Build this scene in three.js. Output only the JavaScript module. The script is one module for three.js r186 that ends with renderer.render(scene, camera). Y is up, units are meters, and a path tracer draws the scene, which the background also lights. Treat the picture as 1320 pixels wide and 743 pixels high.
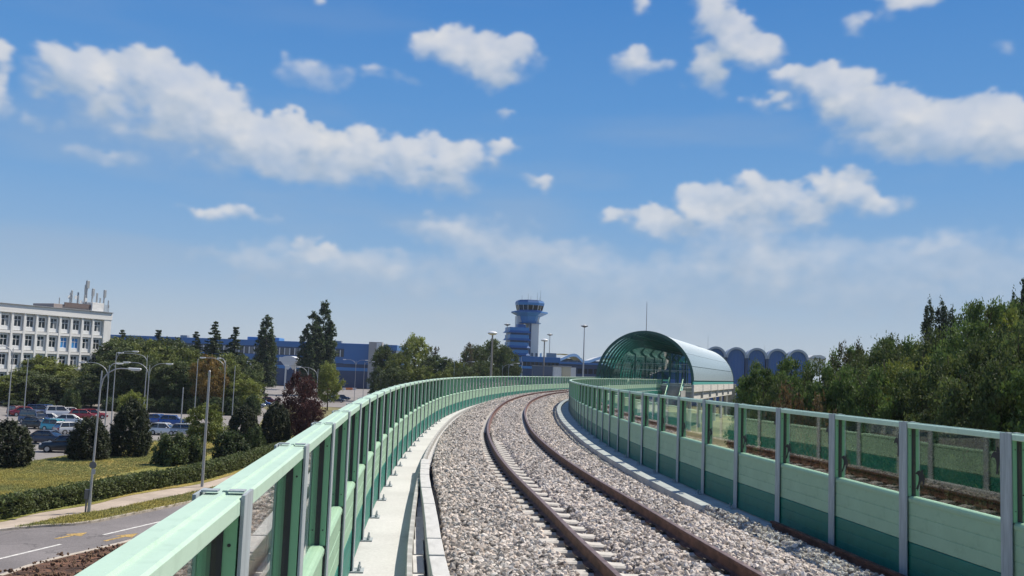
import * as THREE from 'three';
import { mergeGeometries } from 'three/addons/utils/BufferGeometryUtils.js';
import { RoundedBoxGeometry } from 'three/addons/geometries/RoundedBoxGeometry.js';

// ------------------------------------------------------------------ camera, sky, sun, exposure
const scene = new THREE.Scene();
const renderer = new THREE.WebGLRenderer({ antialias: true });
renderer.toneMapping = THREE.LinearToneMapping;
renderer.toneMappingExposure = 1.2;
renderer.shadowMap.enabled = true;
renderer.setSize(1024, 576);

const FOCAL = 1200, PITCH = 0.0893, ROLL = 0.0368, CAM_Y = 2.418, GROUND_Y = -7.2;   // deck level is y = 0
const camera = new THREE.PerspectiveCamera(2 * Math.atan(371.5 / FOCAL) * 180 / Math.PI, 1024 / 576, 0.1, 6000);
const fwd = new THREE.Vector3(0, Math.sin(PITCH), -Math.cos(PITCH)), up0 = new THREE.Vector3(0, Math.cos(PITCH), Math.sin(PITCH));
const rightV = new THREE.Vector3(Math.cos(ROLL), 0, 0).addScaledVector(up0, Math.sin(ROLL));
const upV = up0.clone().multiplyScalar(Math.cos(ROLL)).add(new THREE.Vector3(-Math.sin(ROLL), 0, 0));
camera.position.set(0, CAM_Y, 0);
camera.quaternion.setFromRotationMatrix(new THREE.Matrix4().makeBasis(rightV, upV, fwd.clone().negate()));
scene.add(camera);

function rng(seed) { let a = seed >>> 0; return () => { a = (a + 0x6D2B79F5) | 0; let t = Math.imul(a ^ (a >>> 15), 1 | a); t = (t + Math.imul(t ^ (t >>> 7), 61 | t)) ^ t; return ((t ^ (t >>> 14)) >>> 0) / 4294967296; }; }
const clamp = (x, a, b) => Math.min(b, Math.max(a, x)), sm = (a, b, x) => { const t = clamp((x - a) / (b - a), 0, 1); return t * t * (3 - 2 * t); }, mix = (a, b, t) => a + (b - a) * t;
// photograph pixel (1320 x 743) to direction, to a point on a level plane, to a point at a given forward distance
const dirOf = (px, py) => fwd.clone().addScaledVector(rightV, (px - 660) / FOCAL).addScaledVector(upV, -(py - 371.5) / FOCAL);
function onLevel(px, py, y = GROUND_Y) { const d = dirOf(px, py); return d.multiplyScalar((y - CAM_Y) / d.y).add(camera.position); }
function atDepth(px, py, z) { const d = dirOf(px, py); return d.multiplyScalar(-z / d.z).add(camera.position); }

// value noise
const hash2 = (x, y, s) => { let h = Math.imul(x, 374761393) ^ Math.imul(y, 668265263) ^ Math.imul(s, 974634777); h = Math.imul(h ^ (h >>> 13), 1274126177); return ((h ^ (h >>> 16)) >>> 0) / 4294967296; };
function vnoise(x, y, s = 0, per = 0) {
  const xi = Math.floor(x), yi = Math.floor(y), fx = x - xi, fy = y - yi, u = fx * fx * (3 - 2 * fx), v = fy * fy * (3 - 2 * fy);
  const w = per ? (n) => ((n % per) + per) % per : (n) => n;
  const a = hash2(w(xi), w(yi), s), b = hash2(w(xi + 1), w(yi), s), c = hash2(w(xi), w(yi + 1), s), d = hash2(w(xi + 1), w(yi + 1), s);
  return a + (b - a) * u + (c - a) * v + (a - b - c + d) * u * v;
}
function gnoise(x, y, o, s) { let t = 0, a = .5, n = 0, c = .8, q = .6; for (let i = 0; i < o; i++) { t += a * vnoise(x, y, s + i * 3); n += a; const X = (x * c - y * q) * 2.03 + 11.3, Y = (x * q + y * c) * 2.03 + 4.7; x = X; y = Y; a *= .52; } return t / n; }
function fbm(x, y, o, s = 0, per = 0) { let t = 0, a = 0.5, n = 0; for (let i = 0; i < o; i++) { t += a * vnoise(x, y, s + i, per); n += a; x *= 2; y *= 2; per *= 2; a *= 0.5; } return t / n; }

// sky: air gradient and cumulus clouds, in azimuth / elevation (degrees)
function makeSky() {
  const W = 2048, H = 1536, data = new Float32Array(W * H * 4);
  const toAE = (px, py) => { const d = dirOf(px, py).normalize(); return [Math.atan2(d.x, -d.z) * 57.2958, Math.asin(d.y) * 57.2958]; };
  const k = 57.2958 / FOCAL;   // degrees for one photo pixel
  const blobs = [];
  const B = (px, py, rx, ry, w = 1, soft = 0) => { const [a, e] = toAE(px, py); blobs.push([a, e, rx * k, ry * k, w, soft]); };
  // the long bank
  B(85, 92, 52, 38); B(122, 118, 55, 48, .9); B(205, 100, 62, 36); B(250, 130, 66, 46); B(285, 165, 78, 48); B(190, 160, 70, 44, .8); B(345, 185, 72, 40);
  B(405, 190, 60, 36); B(470, 200, 72, 38); B(545, 208, 66, 36); B(600, 205, 48, 32); B(440, 228, 130, 24, .85, .3); B(330, 215, 90, 22, .7, .3); B(575, 238, 62, 18, .8, .2); B(365, 152, 14, 16, .8); B(135, 203, 46, 12, .5, .4);
  B(648, 188, 24, 14, .9); B(45, 155, 16, 14, .55, .3); B(82, 166, 16, 14, .55, .3); B(-4, 75, 20, 24); B(-6, 125, 26, 34); B(318, 124, 16, 12, .6);
  // separate puffs
  B(560, 62, 40, 22); B(600, 68, 50, 34); B(650, 74, 56, 36); B(632, 100, 36, 24); B(672, 58, 28, 18, .9);
  B(408, 98, 52, 27, .62, .35); B(485, 93, 26, 13, .7, .1); B(525, 105, 44, 8, .6, .2);
  B(818, 82, 34, 22); B(850, 88, 20, 9, .6, .2); B(838, 3, 16, 10, .8); B(413, 1, 14, 9, .7);
  B(925, 12, 36, 30, .9); B(945, 45, 44, 38); B(915, 90, 32, 32, .9); B(975, 68, 42, 24, .95); B(930, 110, 22, 22, .6, .2);
  B(1030, 103, 48, 24); B(1085, 120, 62, 34); B(1135, 150, 72, 40); B(1190, 160, 72, 40); B(1250, 168, 78, 42); B(1325, 172, 84, 44); B(1400, 180, 90, 44); B(1180, 185, 110, 22, .8, .25); B(1290, 198, 100, 20, .8, .25); B(993, 133, 34, 10, .75, .1);
  B(1100, 34, 22, 16, .6, .3); B(1138, 12, 16, 20, .5, .3); B(1170, -2, 44, 12, .9); B(1308, 60, 14, 12, .5, .3);
  B(820, 283, 54, 15, .85); B(855, 295, 56, 22, .9); B(905, 260, 46, 28, .92); B(965, 235, 28, 22, .95); B(940, 280, 70, 36, .8, .2); B(1000, 262, 52, 34, .95); B(1040, 278, 40, 20, .85); B(1085, 246, 52, 30, .9); B(1120, 262, 52, 22, .8, .1); B(960, 320, 90, 40, .5, .7);
  B(290, 277, 66, 12, .7, .15); B(250, 272, 14, 9, .7); B(693, 230, 34, 11, .85, .05); B(565, 278, 18, 9, .6, .2); B(648, 148, 12, 8, .6, .1); B(1190, 319, 38, 13, .5, .4); B(683, 285, 20, 8, .35, .4);
  B(405, 318, 34, 20, .85, .1); B(470, 338, 60, 22, .55, .6); B(330, 330, 70, 16, .45, .7); B(560, 300, 60, 16, .5, .6); B(700, 330, 90, 24, .5, .7); B(150, 205, 70, 12, .45, .6); B(390, 345, 150, 40, .62, .8); B(480, 360, 150, 40, .5, .9); B(610, 305, 100, 30, .55, .7); B(660, 350, 190, 52, .62, .9); B(860, 375, 230, 60, .65, .9); B(1080, 355, 220, 56, .6, .9); B(1260, 335, 130, 44, .55, .9); B(980, 330, 150, 50, .5, .8); B(1250, 390, 200, 44, .5, .9); B(780, 430, 300, 40, .45, 1);
  // the same broken cumulus goes on all round
  const r = rng(41);
  for (let i = 0; i < 80; i++) {
    let a = r() * 360 - 180; const e = 5 + 62 * r() ** 1.4; if (a > -40 && a < 40 && e < 30) continue;
    const s = 1.6 + 2.6 * r(), st = 1 / Math.max(.35, Math.cos(e / 57.3));
    for (let j = 0, n = 3 + Math.floor(r() * 5); j < n; j++) blobs.push([a + (r() - .5) * 3.4 * s * st, e + (r() - .5) * .9 * s, (1.2 + r()) * s * .8 * st, (.6 + .5 * r()) * s * .8, .8 + .2 * r(), r() * .3]);
  }
  const stops = [[0, 190, 200, 208], [1.5, 184, 197, 209], [3.5, 169, 190, 211], [7, 138, 175, 213], [11, 115, 163, 213], [16, 95, 150, 209], [23, 75, 134, 201], [40, 50, 100, 172], [90, 33, 73, 142]];
  const lin = (c) => { c /= 255; return c <= .04045 ? c / 12.92 : ((c + .055) / 1.055) ** 2.4; };
  const air = (e) => { e = Math.max(0, e); let i = 1; while (i < stops.length - 1 && stops[i][0] < e) i++; const a = stops[i - 1], b = stops[i], t = clamp((e - a[0]) / (b[0] - a[0]), 0, 1); return [1, 2, 3].map((j) => mix(lin(a[j]), lin(b[j]), t)); };
    const field = (a, e, list) => { let d = 0, sw = 0, ss = 0, sv = 0; for (const b of list) { let da = a - b[0]; if (da > 180) da -= 360; else if (da < -180) da += 360; const x = da / b[2], y = (e - b[1]) / b[3], q = 1 - x * x - y * y; if (q > 0) { const g = q * b[4]; d += g * (1 - d * .45); sw += g; ss += g * b[5]; sv += g * y; } } return [d, sw ? ss / sw : 0, sw ? sv / sw : 0]; };
  for (let y = 0; y < H; y++) {
    const e = ((y + .5) / H - .5) * 180; const c0 = air(e);
    const list = e < -1 ? [] : blobs.filter((b) => Math.abs(e - b[1]) < b[3] + 1.4);
    for (let x = 0; x < W; x++) {
      const a0 = ((x + .5) / W - .5) * 360;            // azimuth, 0 = centre of the texture
      const a = a0, i = (y * W + x) * 4; let c = c0;
      if (e > -1) {
        let al = 0, lum = 0;
        const sx = a * Math.cos(e / 57.3);
        let close = false; for (const b of list) { let da = Math.abs(a - b[0]); if (da > 180) da = 360 - da; if (da < b[2] + 2.2) { close = true; break; } }
        if (close) {
          const wx = (gnoise(sx * .55, e * .7, 5, 5) - .5) * 2.2 + (gnoise(sx * 2.1, e * 2.3, 4, 6) - .5) * .7, wy = (gnoise(sx * .55 + 40, e * .7, 5, 9) - .5) * 1.4 + (gnoise(sx * 2.1 + 9, e * 2.3, 4, 7) - .5) * .5;
          const fine = gnoise(sx * 1.0, e * 1.25, 7, 21) - .5;
          const [d, soft, vb] = field(a + wx, e + wy, list);
          if (d > 0) {
            const under = clamp(.5 - vb * .9, 0, 1);                       // lower part of a bank: thinner, with a ragged edge
            const dd = d + fine * mix(1.3, .45, soft) + (gnoise(sx * 3.4, e * 3.8, 4, 91) - .5) * .28 * (1 - soft);
            al = sm(.09, mix(mix(.50, 1.45, under), 1.45, soft), dd) * mix(.92, .62, soft) * (.86 + .5 * (gnoise(sx * .8 + 5, e * 1.0, 5, 71) - .5)); al = Math.max(al, .34 * sm(0, .8, d + fine * 1.0)); al = clamp(al, 0, .97);
            const [d2] = field(a + wx + .9, e + wy + 1.4, list), low = gnoise(sx * 1.1 + 17, e * 1.5, 5, 33) - .5;
            lum = clamp(.70 - under * .68 + (d - d2) * .42 + low * 1.0 + fine * .4, 0, 1);
          }
        }
        // thin haze veil, streaky, thicker low down
        const veil = e < 30 ? sm(.46, .8, fbm(sx * .08 + 3, e * .34, 5, 60)) * .22 * sm(30, 8, e) : 0;
        const hz = [lin(172), lin(184), lin(198)];
        c = [0, 1, 2].map((j) => mix(c0[j], hz[j], veil));
        if (al > 0) {
          const far = sm(9, 2, e) * .5;
          const cl = [mix(.40, .74, lum), mix(.49, .745, lum), mix(.61, .76, lum)];
          c = [0, 1, 2].map((j) => mix(c[j], mix(cl[j], hz[j], far), al));
        }
      }
      data[i] = c[0] / 1.2; data[i + 1] = c[1] / 1.2; data[i + 2] = c[2] / 1.2; data[i + 3] = 1;   // radiance at the exposure above
    }
  }
  return { data, W, H };
}
const skyData = makeSky();
// three.js equirectangular: u = atan2(z, x) / 2pi + 0.5, so straight ahead (-z) lies at u = 0.25
const skyTexData = new Float32Array(skyData.data.length);
for (let y = 0; y < skyData.H; y++) for (let x = 0; x < skyData.W; x++) {
  const u = (x + .5) / skyData.W, ang = (u - .5) * 2 * Math.PI, dx = Math.cos(ang), dz = Math.sin(ang);
  const az = Math.atan2(dx, -dz); let sx = Math.round((az / (2 * Math.PI) + .5) * skyData.W - .5); sx = ((sx % skyData.W) + skyData.W) % skyData.W;
  for (let j = 0; j < 4; j++) skyTexData[(y * skyData.W + x) * 4 + j] = skyData.data[(y * skyData.W + sx) * 4 + j];
}
const skyTex = new THREE.DataTexture(skyTexData, skyData.W, skyData.H, THREE.RGBAFormat, THREE.FloatType);
skyTex.mapping = THREE.EquirectangularReflectionMapping; skyTex.magFilter = THREE.LinearFilter; skyTex.minFilter = THREE.LinearFilter; skyTex.needsUpdate = true;
scene.background = skyTex; scene.environment = skyTex;

const SUN_AZ = 52 * Math.PI / 180, SUN_EL = 54 * Math.PI / 180;
const sun = new THREE.DirectionalLight(new THREE.Color(1, 0.93, 0.83), 5.0);
sun.position.set(Math.sin(SUN_AZ) * Math.cos(SUN_EL), Math.sin(SUN_EL), -Math.cos(SUN_AZ) * Math.cos(SUN_EL)).multiplyScalar(600);
sun.castShadow = true; sun.shadow.mapSize.set(4096, 4096);
Object.assign(sun.shadow.camera, { left: -250, right: 250, top: 250, bottom: -250, near: 10, far: 1500 });
scene.add(sun); scene.add(sun.target);

// ------------------------------------------------------------------ helpers
const taken = new Map();
function numbered(n) { const c = taken.get(n) ?? 0; taken.set(n, c + 1); return c ? n + '_' + String(c).padStart(3, '0') : n; }
function tag(o, label, category, group) { o.userData.label = label; o.userData.category = category; if (group) o.userData.group = group; return o; }
function shade(o) { o.traverse((m) => { if (m.isMesh) { m.castShadow = true; m.receiveShadow = true; } }); return o; }
function thing(name, label, category, p = [0, 0, 0], turn = 0, group) { const g = new THREE.Group(); g.name = numbered(name); g.position.set(...(p.isVector3 ? p.toArray() : p)); g.rotation.y = turn; tag(g, label, category, group); scene.add(g); return g; }
function part(name, geo, m, parent) { const o = new THREE.Mesh(geo, m); o.name = name; o.castShadow = o.receiveShadow = true; parent.add(o); return o; }
function solo(name, geo, m, label, category, group) { const o = new THREE.Mesh(geo, m); o.name = numbered(name); o.castShadow = o.receiveShadow = true; scene.add(o); return tag(o, label, category, group); }
function struct(name, geo, m, label) { const o = new THREE.Mesh(geo, m); o.name = numbered(name); o.castShadow = o.receiveShadow = true; o.userData.kind = 'structure'; if (label) o.userData.label = label; scene.add(o); return o; }
function copy(root, label) { const c = root.clone(); c.name = numbered(root.name.replace(/_\d{3}$/, '')); c.userData = { ...root.userData }; if (label) c.userData.label = label; scene.add(c); return c; }
const bx = (w, h, d, x = 0, y = 0, z = 0) => new THREE.BoxGeometry(w, h, d).translate(x, y, z);
const rb = (w, h, d, r, x = 0, y = 0, z = 0, s = 1) => new RoundedBoxGeometry(w, h, d, s, r).translate(x, y, z);
const cyl = (r0, r1, h, n = 10, x = 0, y = 0, z = 0) => new THREE.CylinderGeometry(r1, r0, h, n).translate(x, y + h / 2, z);   // r0 bottom, r1 top, from y up
const plainG = (g) => { g = g.index ? g.toNonIndexed() : g; for (const k of Object.keys(g.attributes)) if (!['position', 'normal', 'uv'].includes(k)) g.deleteAttribute(k); return g; };
const join = (list) => mergeGeometries(list.map(plainG));
function bar(a, b, r0, r1 = r0, n = 6) { const d = new THREE.Vector3().subVectors(b, a), L = d.length(), g = new THREE.CylinderGeometry(r1, r0, L, n).translate(0, L / 2, 0); g.applyQuaternion(new THREE.Quaternion().setFromUnitVectors(new THREE.Vector3(0, 1, 0), d.normalize())); return g.translate(a.x, a.y, a.z); }
// extrude a closed profile of [z, y] points along x from 0 to L
function prism(profile, L, x0 = 0) { const s = new THREE.Shape(profile.map(([z, y]) => new THREE.Vector2(-z, y))); const g = new THREE.ExtrudeGeometry(s, { depth: L, bevelEnabled: false }); g.rotateY(Math.PI / 2); return g.translate(x0, 0, 0); }
function sheet(points, y, uvScale = 1) {   // level polygon from world points (any y ignored)
  const s = new THREE.Shape(points.map((p) => new THREE.Vector2(p.x, -p.z))); const g = new THREE.ShapeGeometry(s); g.rotateX(-Math.PI / 2); g.translate(0, y, 0);
  const p = g.attributes.position, uv = g.attributes.uv; for (let i = 0; i < p.count; i++) uv.setXY(i, p.getX(i) * uvScale, p.getZ(i) * uvScale); return g;
}
const col = (r, g, b) => new THREE.Color().setRGB(r, g, b);
const M = (r, g, b, rough = .8, o = {}) => new THREE.MeshStandardMaterial({ color: col(r, g, b), roughness: rough, ...o });
function tex(n, fn, srgb = true, rep = 1) {   // fn(u, v) -> [r, g, b] 0..1 (already in display space when srgb)
  const d = new Uint8Array(n * n * 4); for (let y = 0; y < n; y++) for (let x = 0; x < n; x++) { const c = fn(x / n, y / n), i = (y * n + x) * 4; d[i] = clamp(c[0], 0, 1) * 255; d[i + 1] = clamp(c[1], 0, 1) * 255; d[i + 2] = clamp(c[2], 0, 1) * 255; d[i + 3] = 255; }
  const t = new THREE.DataTexture(d, n, n); t.wrapS = t.wrapT = THREE.RepeatWrapping; t.magFilter = THREE.LinearFilter; t.minFilter = THREE.LinearMipmapLinearFilter; t.generateMipmaps = true; if (srgb) t.colorSpace = THREE.SRGBColorSpace; t.repeat.set(rep, rep); t.needsUpdate = true; return t;
}
const grey = (n, fn, rep) => tex(n, (u, v) => { const g = fn(u, v); return [g, g, g]; }, false, rep);
// ------------------------------------------------------------------ materials
const mottled = (r, g, b, amt, scale, seed, n = 512) => tex(n, (u, v) => { const f = (fbm(u * scale, v * scale, 5, seed, scale) - .5) * 2 * amt + (fbm(u * scale * 8, v * scale * 8, 3, seed + 9, scale * 8) - .5) * amt; return [r * (1 + f), g * (1 + f), b * (1 + f)]; });
const concreteMap = tex(512, (u, v) => { const f = (fbm(u * 4, v * 4, 6, 3, 4) - .5) * .10 + (vnoise(u * 200, v * 200, 7, 200) - .5) * .05 - sm(.60, .8, fbm(u * 3 + .3, v * 3, 5, 13, 3)) * .10; return [.745 + f, .742 + f, .725 + f]; });
concreteMap.repeat.set(.22, .22);
const concreteBump = grey(256, (u, v) => fbm(u * 24, v * 24, 4, 31, 24));
const concrete = new THREE.MeshStandardMaterial({ map: concreteMap, roughness: .9 });
const greyConcreteMap = tex(512, (u, v) => { const f = (fbm(u * 5, v * 5, 5, 8, 5) - .5) * .3; return [.66 + f, .655 + f, .635 + f]; });
const greyConcrete = new THREE.MeshStandardMaterial({ map: greyConcreteMap, bumpMap: concreteBump, bumpScale: .004, roughness: .92 });
const paintMap = (r, g, b, seed) => tex(256, (u, v) => { const f = (fbm(u * 4, v * 4, 5, seed, 4) - .5) * .06 - sm(.55, .8, fbm(u * 12, v * 12, 4, seed + 3, 12)) * .03 + (vnoise(u * 128, v * 128, seed + 5, 128) - .5) * .015; return [r + f, g + f, b + f]; });
const greenPaint = new THREE.MeshStandardMaterial({ map: paintMap(.585, .71, .59, 2), roughness: .5, metalness: 0 });
const capPaint = new THREE.MeshStandardMaterial({ map: paintMap(.72, .82, .73, 9), roughness: .42 });
const tealPaint = new THREE.MeshStandardMaterial({ map: paintMap(.075, .435, .37, 5), roughness: .5 });
const framePaint = new THREE.MeshStandardMaterial({ color: col(.20, .44, .235), roughness: .45 });
const galv = new THREE.MeshStandardMaterial({ map: tex(256, (u, v) => { const f = (fbm(u * 9, v * 9, 4, 17, 9) - .5) * .22; return [.625 + f, .655 + f, .66 + f]; }), roughness: .6, metalness: .1 });
const darkRubber = M(.03, .031, .031, .7);
const stickerBlack = M(.012, .012, .013, .6);
const glassMat = new THREE.MeshPhysicalMaterial({ color: col(.93, .97, .95), roughness: .015, transmission: 1, thickness: 0, ior: 1.55, metalness: 0 });
const rustRail = new THREE.MeshStandardMaterial({ map: tex(256, (u, v) => { const f = (fbm(u * 8, v * 8, 5, 12, 8) - .5) * .3; return [.37 + f, .25 + f * .8, .205 + f * .7]; }), roughness: .7, metalness: .25 });
const railHead = new THREE.MeshStandardMaterial({ map: tex(256, (u, v) => { const f = (fbm(u * 10, v * 10, 4, 15, 10) - .5) * .25; return [.46 + f, .38 + f, .35 + f]; }), roughness: .45, metalness: .4 });
const sleeperMat = new THREE.MeshStandardMaterial({ map: mottled(.72, .70, .66, .16, 6, 91, 256), bumpMap: concreteBump, bumpScale: .003, roughness: .92 });
const clipMat = M(.04, .035, .03, .6, { metalness: .5 });

// ------------------------------------------------------------------ the viaduct: curves in plan (x, forward distance)
const cr = (pts) => new THREE.CatmullRomCurve3(pts.map(([x, z]) => new THREE.Vector3(x, 0, -z)), false, 'centripetal');
const leftPts = [[-.05, -5], [-.5, -1], [-.74, 1.2], [-.98, 3.33], [-1.19, 5.2], [-1.40, 7.1], [-1.62, 9.1], [-1.82, 11.05], [-2.01, 13.05], [-2.18, 15], [-2.34, 17.02], [-2.61, 20.98], [-2.83, 24.8], [-2.99, 28.8], [-3.12, 32.7], [-3.22, 38], [-3.25, 44], [-3.06, 52], [-2.54, 62], [-1.9, 70], [-.81, 80], [.6, 90], [2.32, 100], [4.83, 112], [7.9, 125], [12.0, 150], [17.0, 176], [27, 206]];
const rightPts = [[6.95, -5], [6.5, -1], [6.27, 1.2], [5.9, 4.5], [5.30, 9.88], [5.06, 11.9], [4.84, 14], [4.62, 16], [4.40, 18], [4.20, 20], [4.03, 22], [3.89, 24], [3.77, 26], [3.67, 28], [3.59, 30], [3.53, 32], [3.49, 35], [3.47, 39], [3.51, 45], [3.65, 51], [4.05, 60.9], [4.66, 70], [5.6, 80], [6.9, 90], [8.6, 100], [11.1, 112], [14.2, 125], [21.2, 150], [28.6, 174], [38.5, 204]];
const leftCurve = cr(leftPts), rightCurve = cr(rightPts);
// dense tables by arc length
function table(c, n = 4000) { const P = []; let s = 0, prev = null; for (let i = 0; i <= n; i++) { const p = c.getPoint(i / n); if (prev) s += p.distanceTo(prev); P.push({ s, p }); prev = p; } return P; }
const leftT = table(leftCurve), rightT = table(rightCurve);
function sampleT(T, s) { let a = 0, b = T.length - 1; if (s <= 0) return T[0].p.clone(); while (b - a > 1) { const m = (a + b) >> 1; (T[m].s < s) ? a = m : b = m; } const t = (s - T[a].s) / (T[b].s - T[a].s || 1); return T[a].p.clone().lerp(T[b].p, clamp(t, 0, 1)); }
const sAtZ = (T, z) => { for (const q of T) if (-q.p.z >= z) return q.s; return T[T.length - 1].s; };
const tangentT = (T, s) => sampleT(T, s + .5).sub(sampleT(T, s - .5)).normalize();
const RL = rightT[rightT.length - 1].s;
// point at arc length s along the right barrier, u metres to its left
function deckAt(s, u, y = 0) { const p = sampleT(rightT, s), t = tangentT(rightT, clamp(s, .6, RL - .6)); return new THREE.Vector3(p.x + t.z * u, y, p.z - t.x * u); }
// sweep a strip whose cross-section is [u, y] points (open polyline) along the deck
function sweep(section, s0, s1, step = 1, closed = false, uOf = null) {
  const n = Math.max(1, Math.round((s1 - s0) / step)), sec = closed ? [...section, section[0]] : section, pos = [], uv = [], idx = []; const m = sec.length; let dist = [0]; for (let j = 1; j < m; j++) dist.push(dist[j - 1] + Math.hypot(sec[j][0] - sec[j - 1][0], sec[j][1] - sec[j - 1][1]));
  // each facet has its own vertices so that edges stay crisp
  for (let j = 0; j < m - 1; j++) { const base = pos.length / 3; for (let i = 0; i <= n; i++) { const s = s0 + (s1 - s0) * i / n; for (const q of [j, j + 1]) { const p = deckAt(s, uOf ? uOf(s, sec[q][0]) : sec[q][0], sec[q][1]); pos.push(p.x, p.y, p.z); uv.push(s, dist[q]); } }
    for (let i = 0; i < n; i++) { const a = base + i * 2; idx.push(a, a + 1, a + 2, a + 1, a + 3, a + 2); } }
  const g = new THREE.BufferGeometry(); g.setAttribute('position', new THREE.Float32BufferAttribute(pos, 3)); g.setAttribute('uv', new THREE.Float32BufferAttribute(uv, 2)); g.setIndex(idx); g.computeVertexNormals(); return g;
}
const S0 = 1, SE = sAtZ(rightT, 176);
const s_z = (z) => sAtZ(rightT, z);
const C = 3.43;                      // track centre, metres left of the right barrier
const width = (s) => { const p = sampleT(rightT, s), t = tangentT(rightT, clamp(s, .6, RL - .6)); // distance to the left barrier
  let best = 1e9; for (let i = 0; i < leftT.length; i += 8) { const d = leftT[i].p.clone().sub(p); const along = d.x * t.x + d.z * t.z; if (Math.abs(along) < .6) { const w = d.x * t.z - d.z * t.x; if (w > 0 && w < best) best = w; } } return best < 1e8 ? best : 6.9; };
const wTab = []; for (let s = 0; s <= RL; s += 2) wTab.push(width(s));
const widthAt = (s) => { const i = clamp(s / 2, 0, wTab.length - 1.001), a = Math.floor(i); return mix(wTab[a], wTab[Math.min(a + 1, wTab.length - 1)], i - a); };
const wide = (s, u) => u > 4.9 ? u + widthAt(s) - 6.9 : u;   // things on the left side follow the left barrier

// deck slab with walkways
struct('viaduct_deck', sweep([[-.32, 0], [.6, 0], [.6, -.22], [6.2, -.22], [6.2, 0], [7.22, 0], [7.22, -.55], [6.2, -.95], [.7, -.95], [-.32, -.55]], S0, SE, 2, true, wide), concrete);
// deck fascia in the barrier's turquoise along the far outer edge
struct('deck_fascia', sweep([[-.33, -.02], [-.37, -.02], [-.37, -.62], [-.33, -.62]], s_z(90), SE, 2, true), tealPaint);
{ const piers = [40, 65, 90, 115, 140, 165];
  for (const z of piers) { const s = s_z(z), p = deckAt(s, widthAt(s) / 2, 0), t = tangentT(rightT, s); const g = thing('viaduct_pier', 'grey concrete pier holding up the curved railway viaduct', 'pier', [p.x, GROUND_Y, p.z], Math.atan2(-t.z, t.x), 'viaduct piers'); part('shaft', rb(1.5, -.95 - GROUND_Y - 1.2, 2.6, .15, 0, (-.95 - GROUND_Y - 1.2) / 2, 0, 2), greyConcrete, g); part('cap_beam', rb(1.7, 1.22, 5.6, .12, 0, -.95 - GROUND_Y - .6, 0, 2), greyConcrete, g); } }

// left cable trough: upstand, trough floor, cover slabs
const TR0 = s_z(1.5), TRE = s_z(150);
struct('trough_upstand', sweep([[6.13, -.2], [6.13, .215], [6.14, .23], [6.19, .23], [6.2, .215], [6.2, -.2]], TR0, TRE, 1, false, wide), greyConcrete);
{ const tr = new THREE.Group(); tr.name = 'cable_trough'; tr.userData.kind = 'structure'; tr.userData.label = 'dark recessed cable trough between walkway and ballast kerb'; scene.add(tr);
  part('trough_floor', sweep([[5.98, .06], [6.13, .06]], TR0, TRE, 1, false, wide), concrete, tr);
  const cover = rb(.978, .05, .13, .008);
  for (let s = TR0 + .5; s < s_z(60); s += 1) { const a = deckAt(s, wide(s, 6.056), .09), t = tangentT(rightT, s); const o = part('trough_cover', cover, concrete, tr); o.position.copy(a); o.rotation.y = Math.atan2(-t.z, t.x); }
  // ballast kerb blocks
}
{ const kb = new THREE.Group(); kb.name = 'ballast_kerb'; kb.userData.kind = 'structure'; kb.userData.label = 'white concrete kerb blocks along the left edge of the ballast'; scene.add(kb);
  const blockG = [0, 1].map((i) => rb(.99, .56, .185, .012, 0, 0, 0, 2)); const r = rng(8);
  for (let s = s_z(1.5); s < s_z(21.5); s += 1.0) { const m = s + .5, a = deckAt(m, 5.89 + (r() - .5) * .006, .035 + (r() - .5) * .008), t = tangentT(rightT, m); const o = part('kerb_block', blockG[0], concrete, kb); o.position.copy(a); o.rotation.y = Math.atan2(-t.z, t.x) + (r() - .5) * .008; }
  const kr = new THREE.Group(); kr.name = 'walkway_kerb'; kr.userData.kind = 'structure'; kr.userData.label = 'concrete edge blocks of the right walkway'; scene.add(kr);
  for (let s = s_z(4); s < s_z(70); s += 2.0) { const m = s + 1, a = deckAt(m, .725, -.075 + (r() - .5) * .006), t = tangentT(rightT, m); const o = part('kerb_block', new THREE.BufferGeometry(), concrete, kr); o.geometry = kerbR(); o.position.copy(a); o.rotation.y = Math.atan2(-t.z, t.x); }
  const far = sweep([[.58, -.02], [.58, .1], [.85, .1], [.85, -.25]], s_z(70), SE, 2); part('far_edge', far, concrete, kr);
}
var _kr; function kerbR() { return _kr ??= rb(1.985, .35, .26, .012, 0, 0, 0, 2); }

// ------------------------------------------------------------------ ballast
// surface height by lateral position t from the track centre (left positive)
const NEAR_SPILL = s_z(13.5);
function ballastY(t, s) {
  const a = Math.abs(t);
  let y = .285;
  if (a < .68) { y = t > 0 ? mix(.285, mix(.15, .272, sm(NEAR_SPILL + 9, NEAR_SPILL + 20, s)), sm(.22, .40, t)) : mix(.285, .19, sm(.5, .64, -t)); }
  else if (a < .83) y = .15;
  else if (t > 0) y = mix(.20, mix(.278, .295, sm(NEAR_SPILL + 9, NEAR_SPILL + 20, s)), sm(.92, 1.04, t));
  else y = mix(.22, .292, sm(.84, .95, -t));
  const n = (vnoise(s * .9, t * 1.6, 5) - .5) * .05 * sm(1, 1.4, a); y += n;
  if (t < -1.45) y = mix(y, mix(.07, -.07, sm(NEAR_SPILL, NEAR_SPILL + 5, s)), sm(-1.6, -2.5, t));          // right shoulder falls to the kerb
  if (t > 1.6) y = mix(y, .235, sm(1.6, 2.3, t));
  return y;
}
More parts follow.
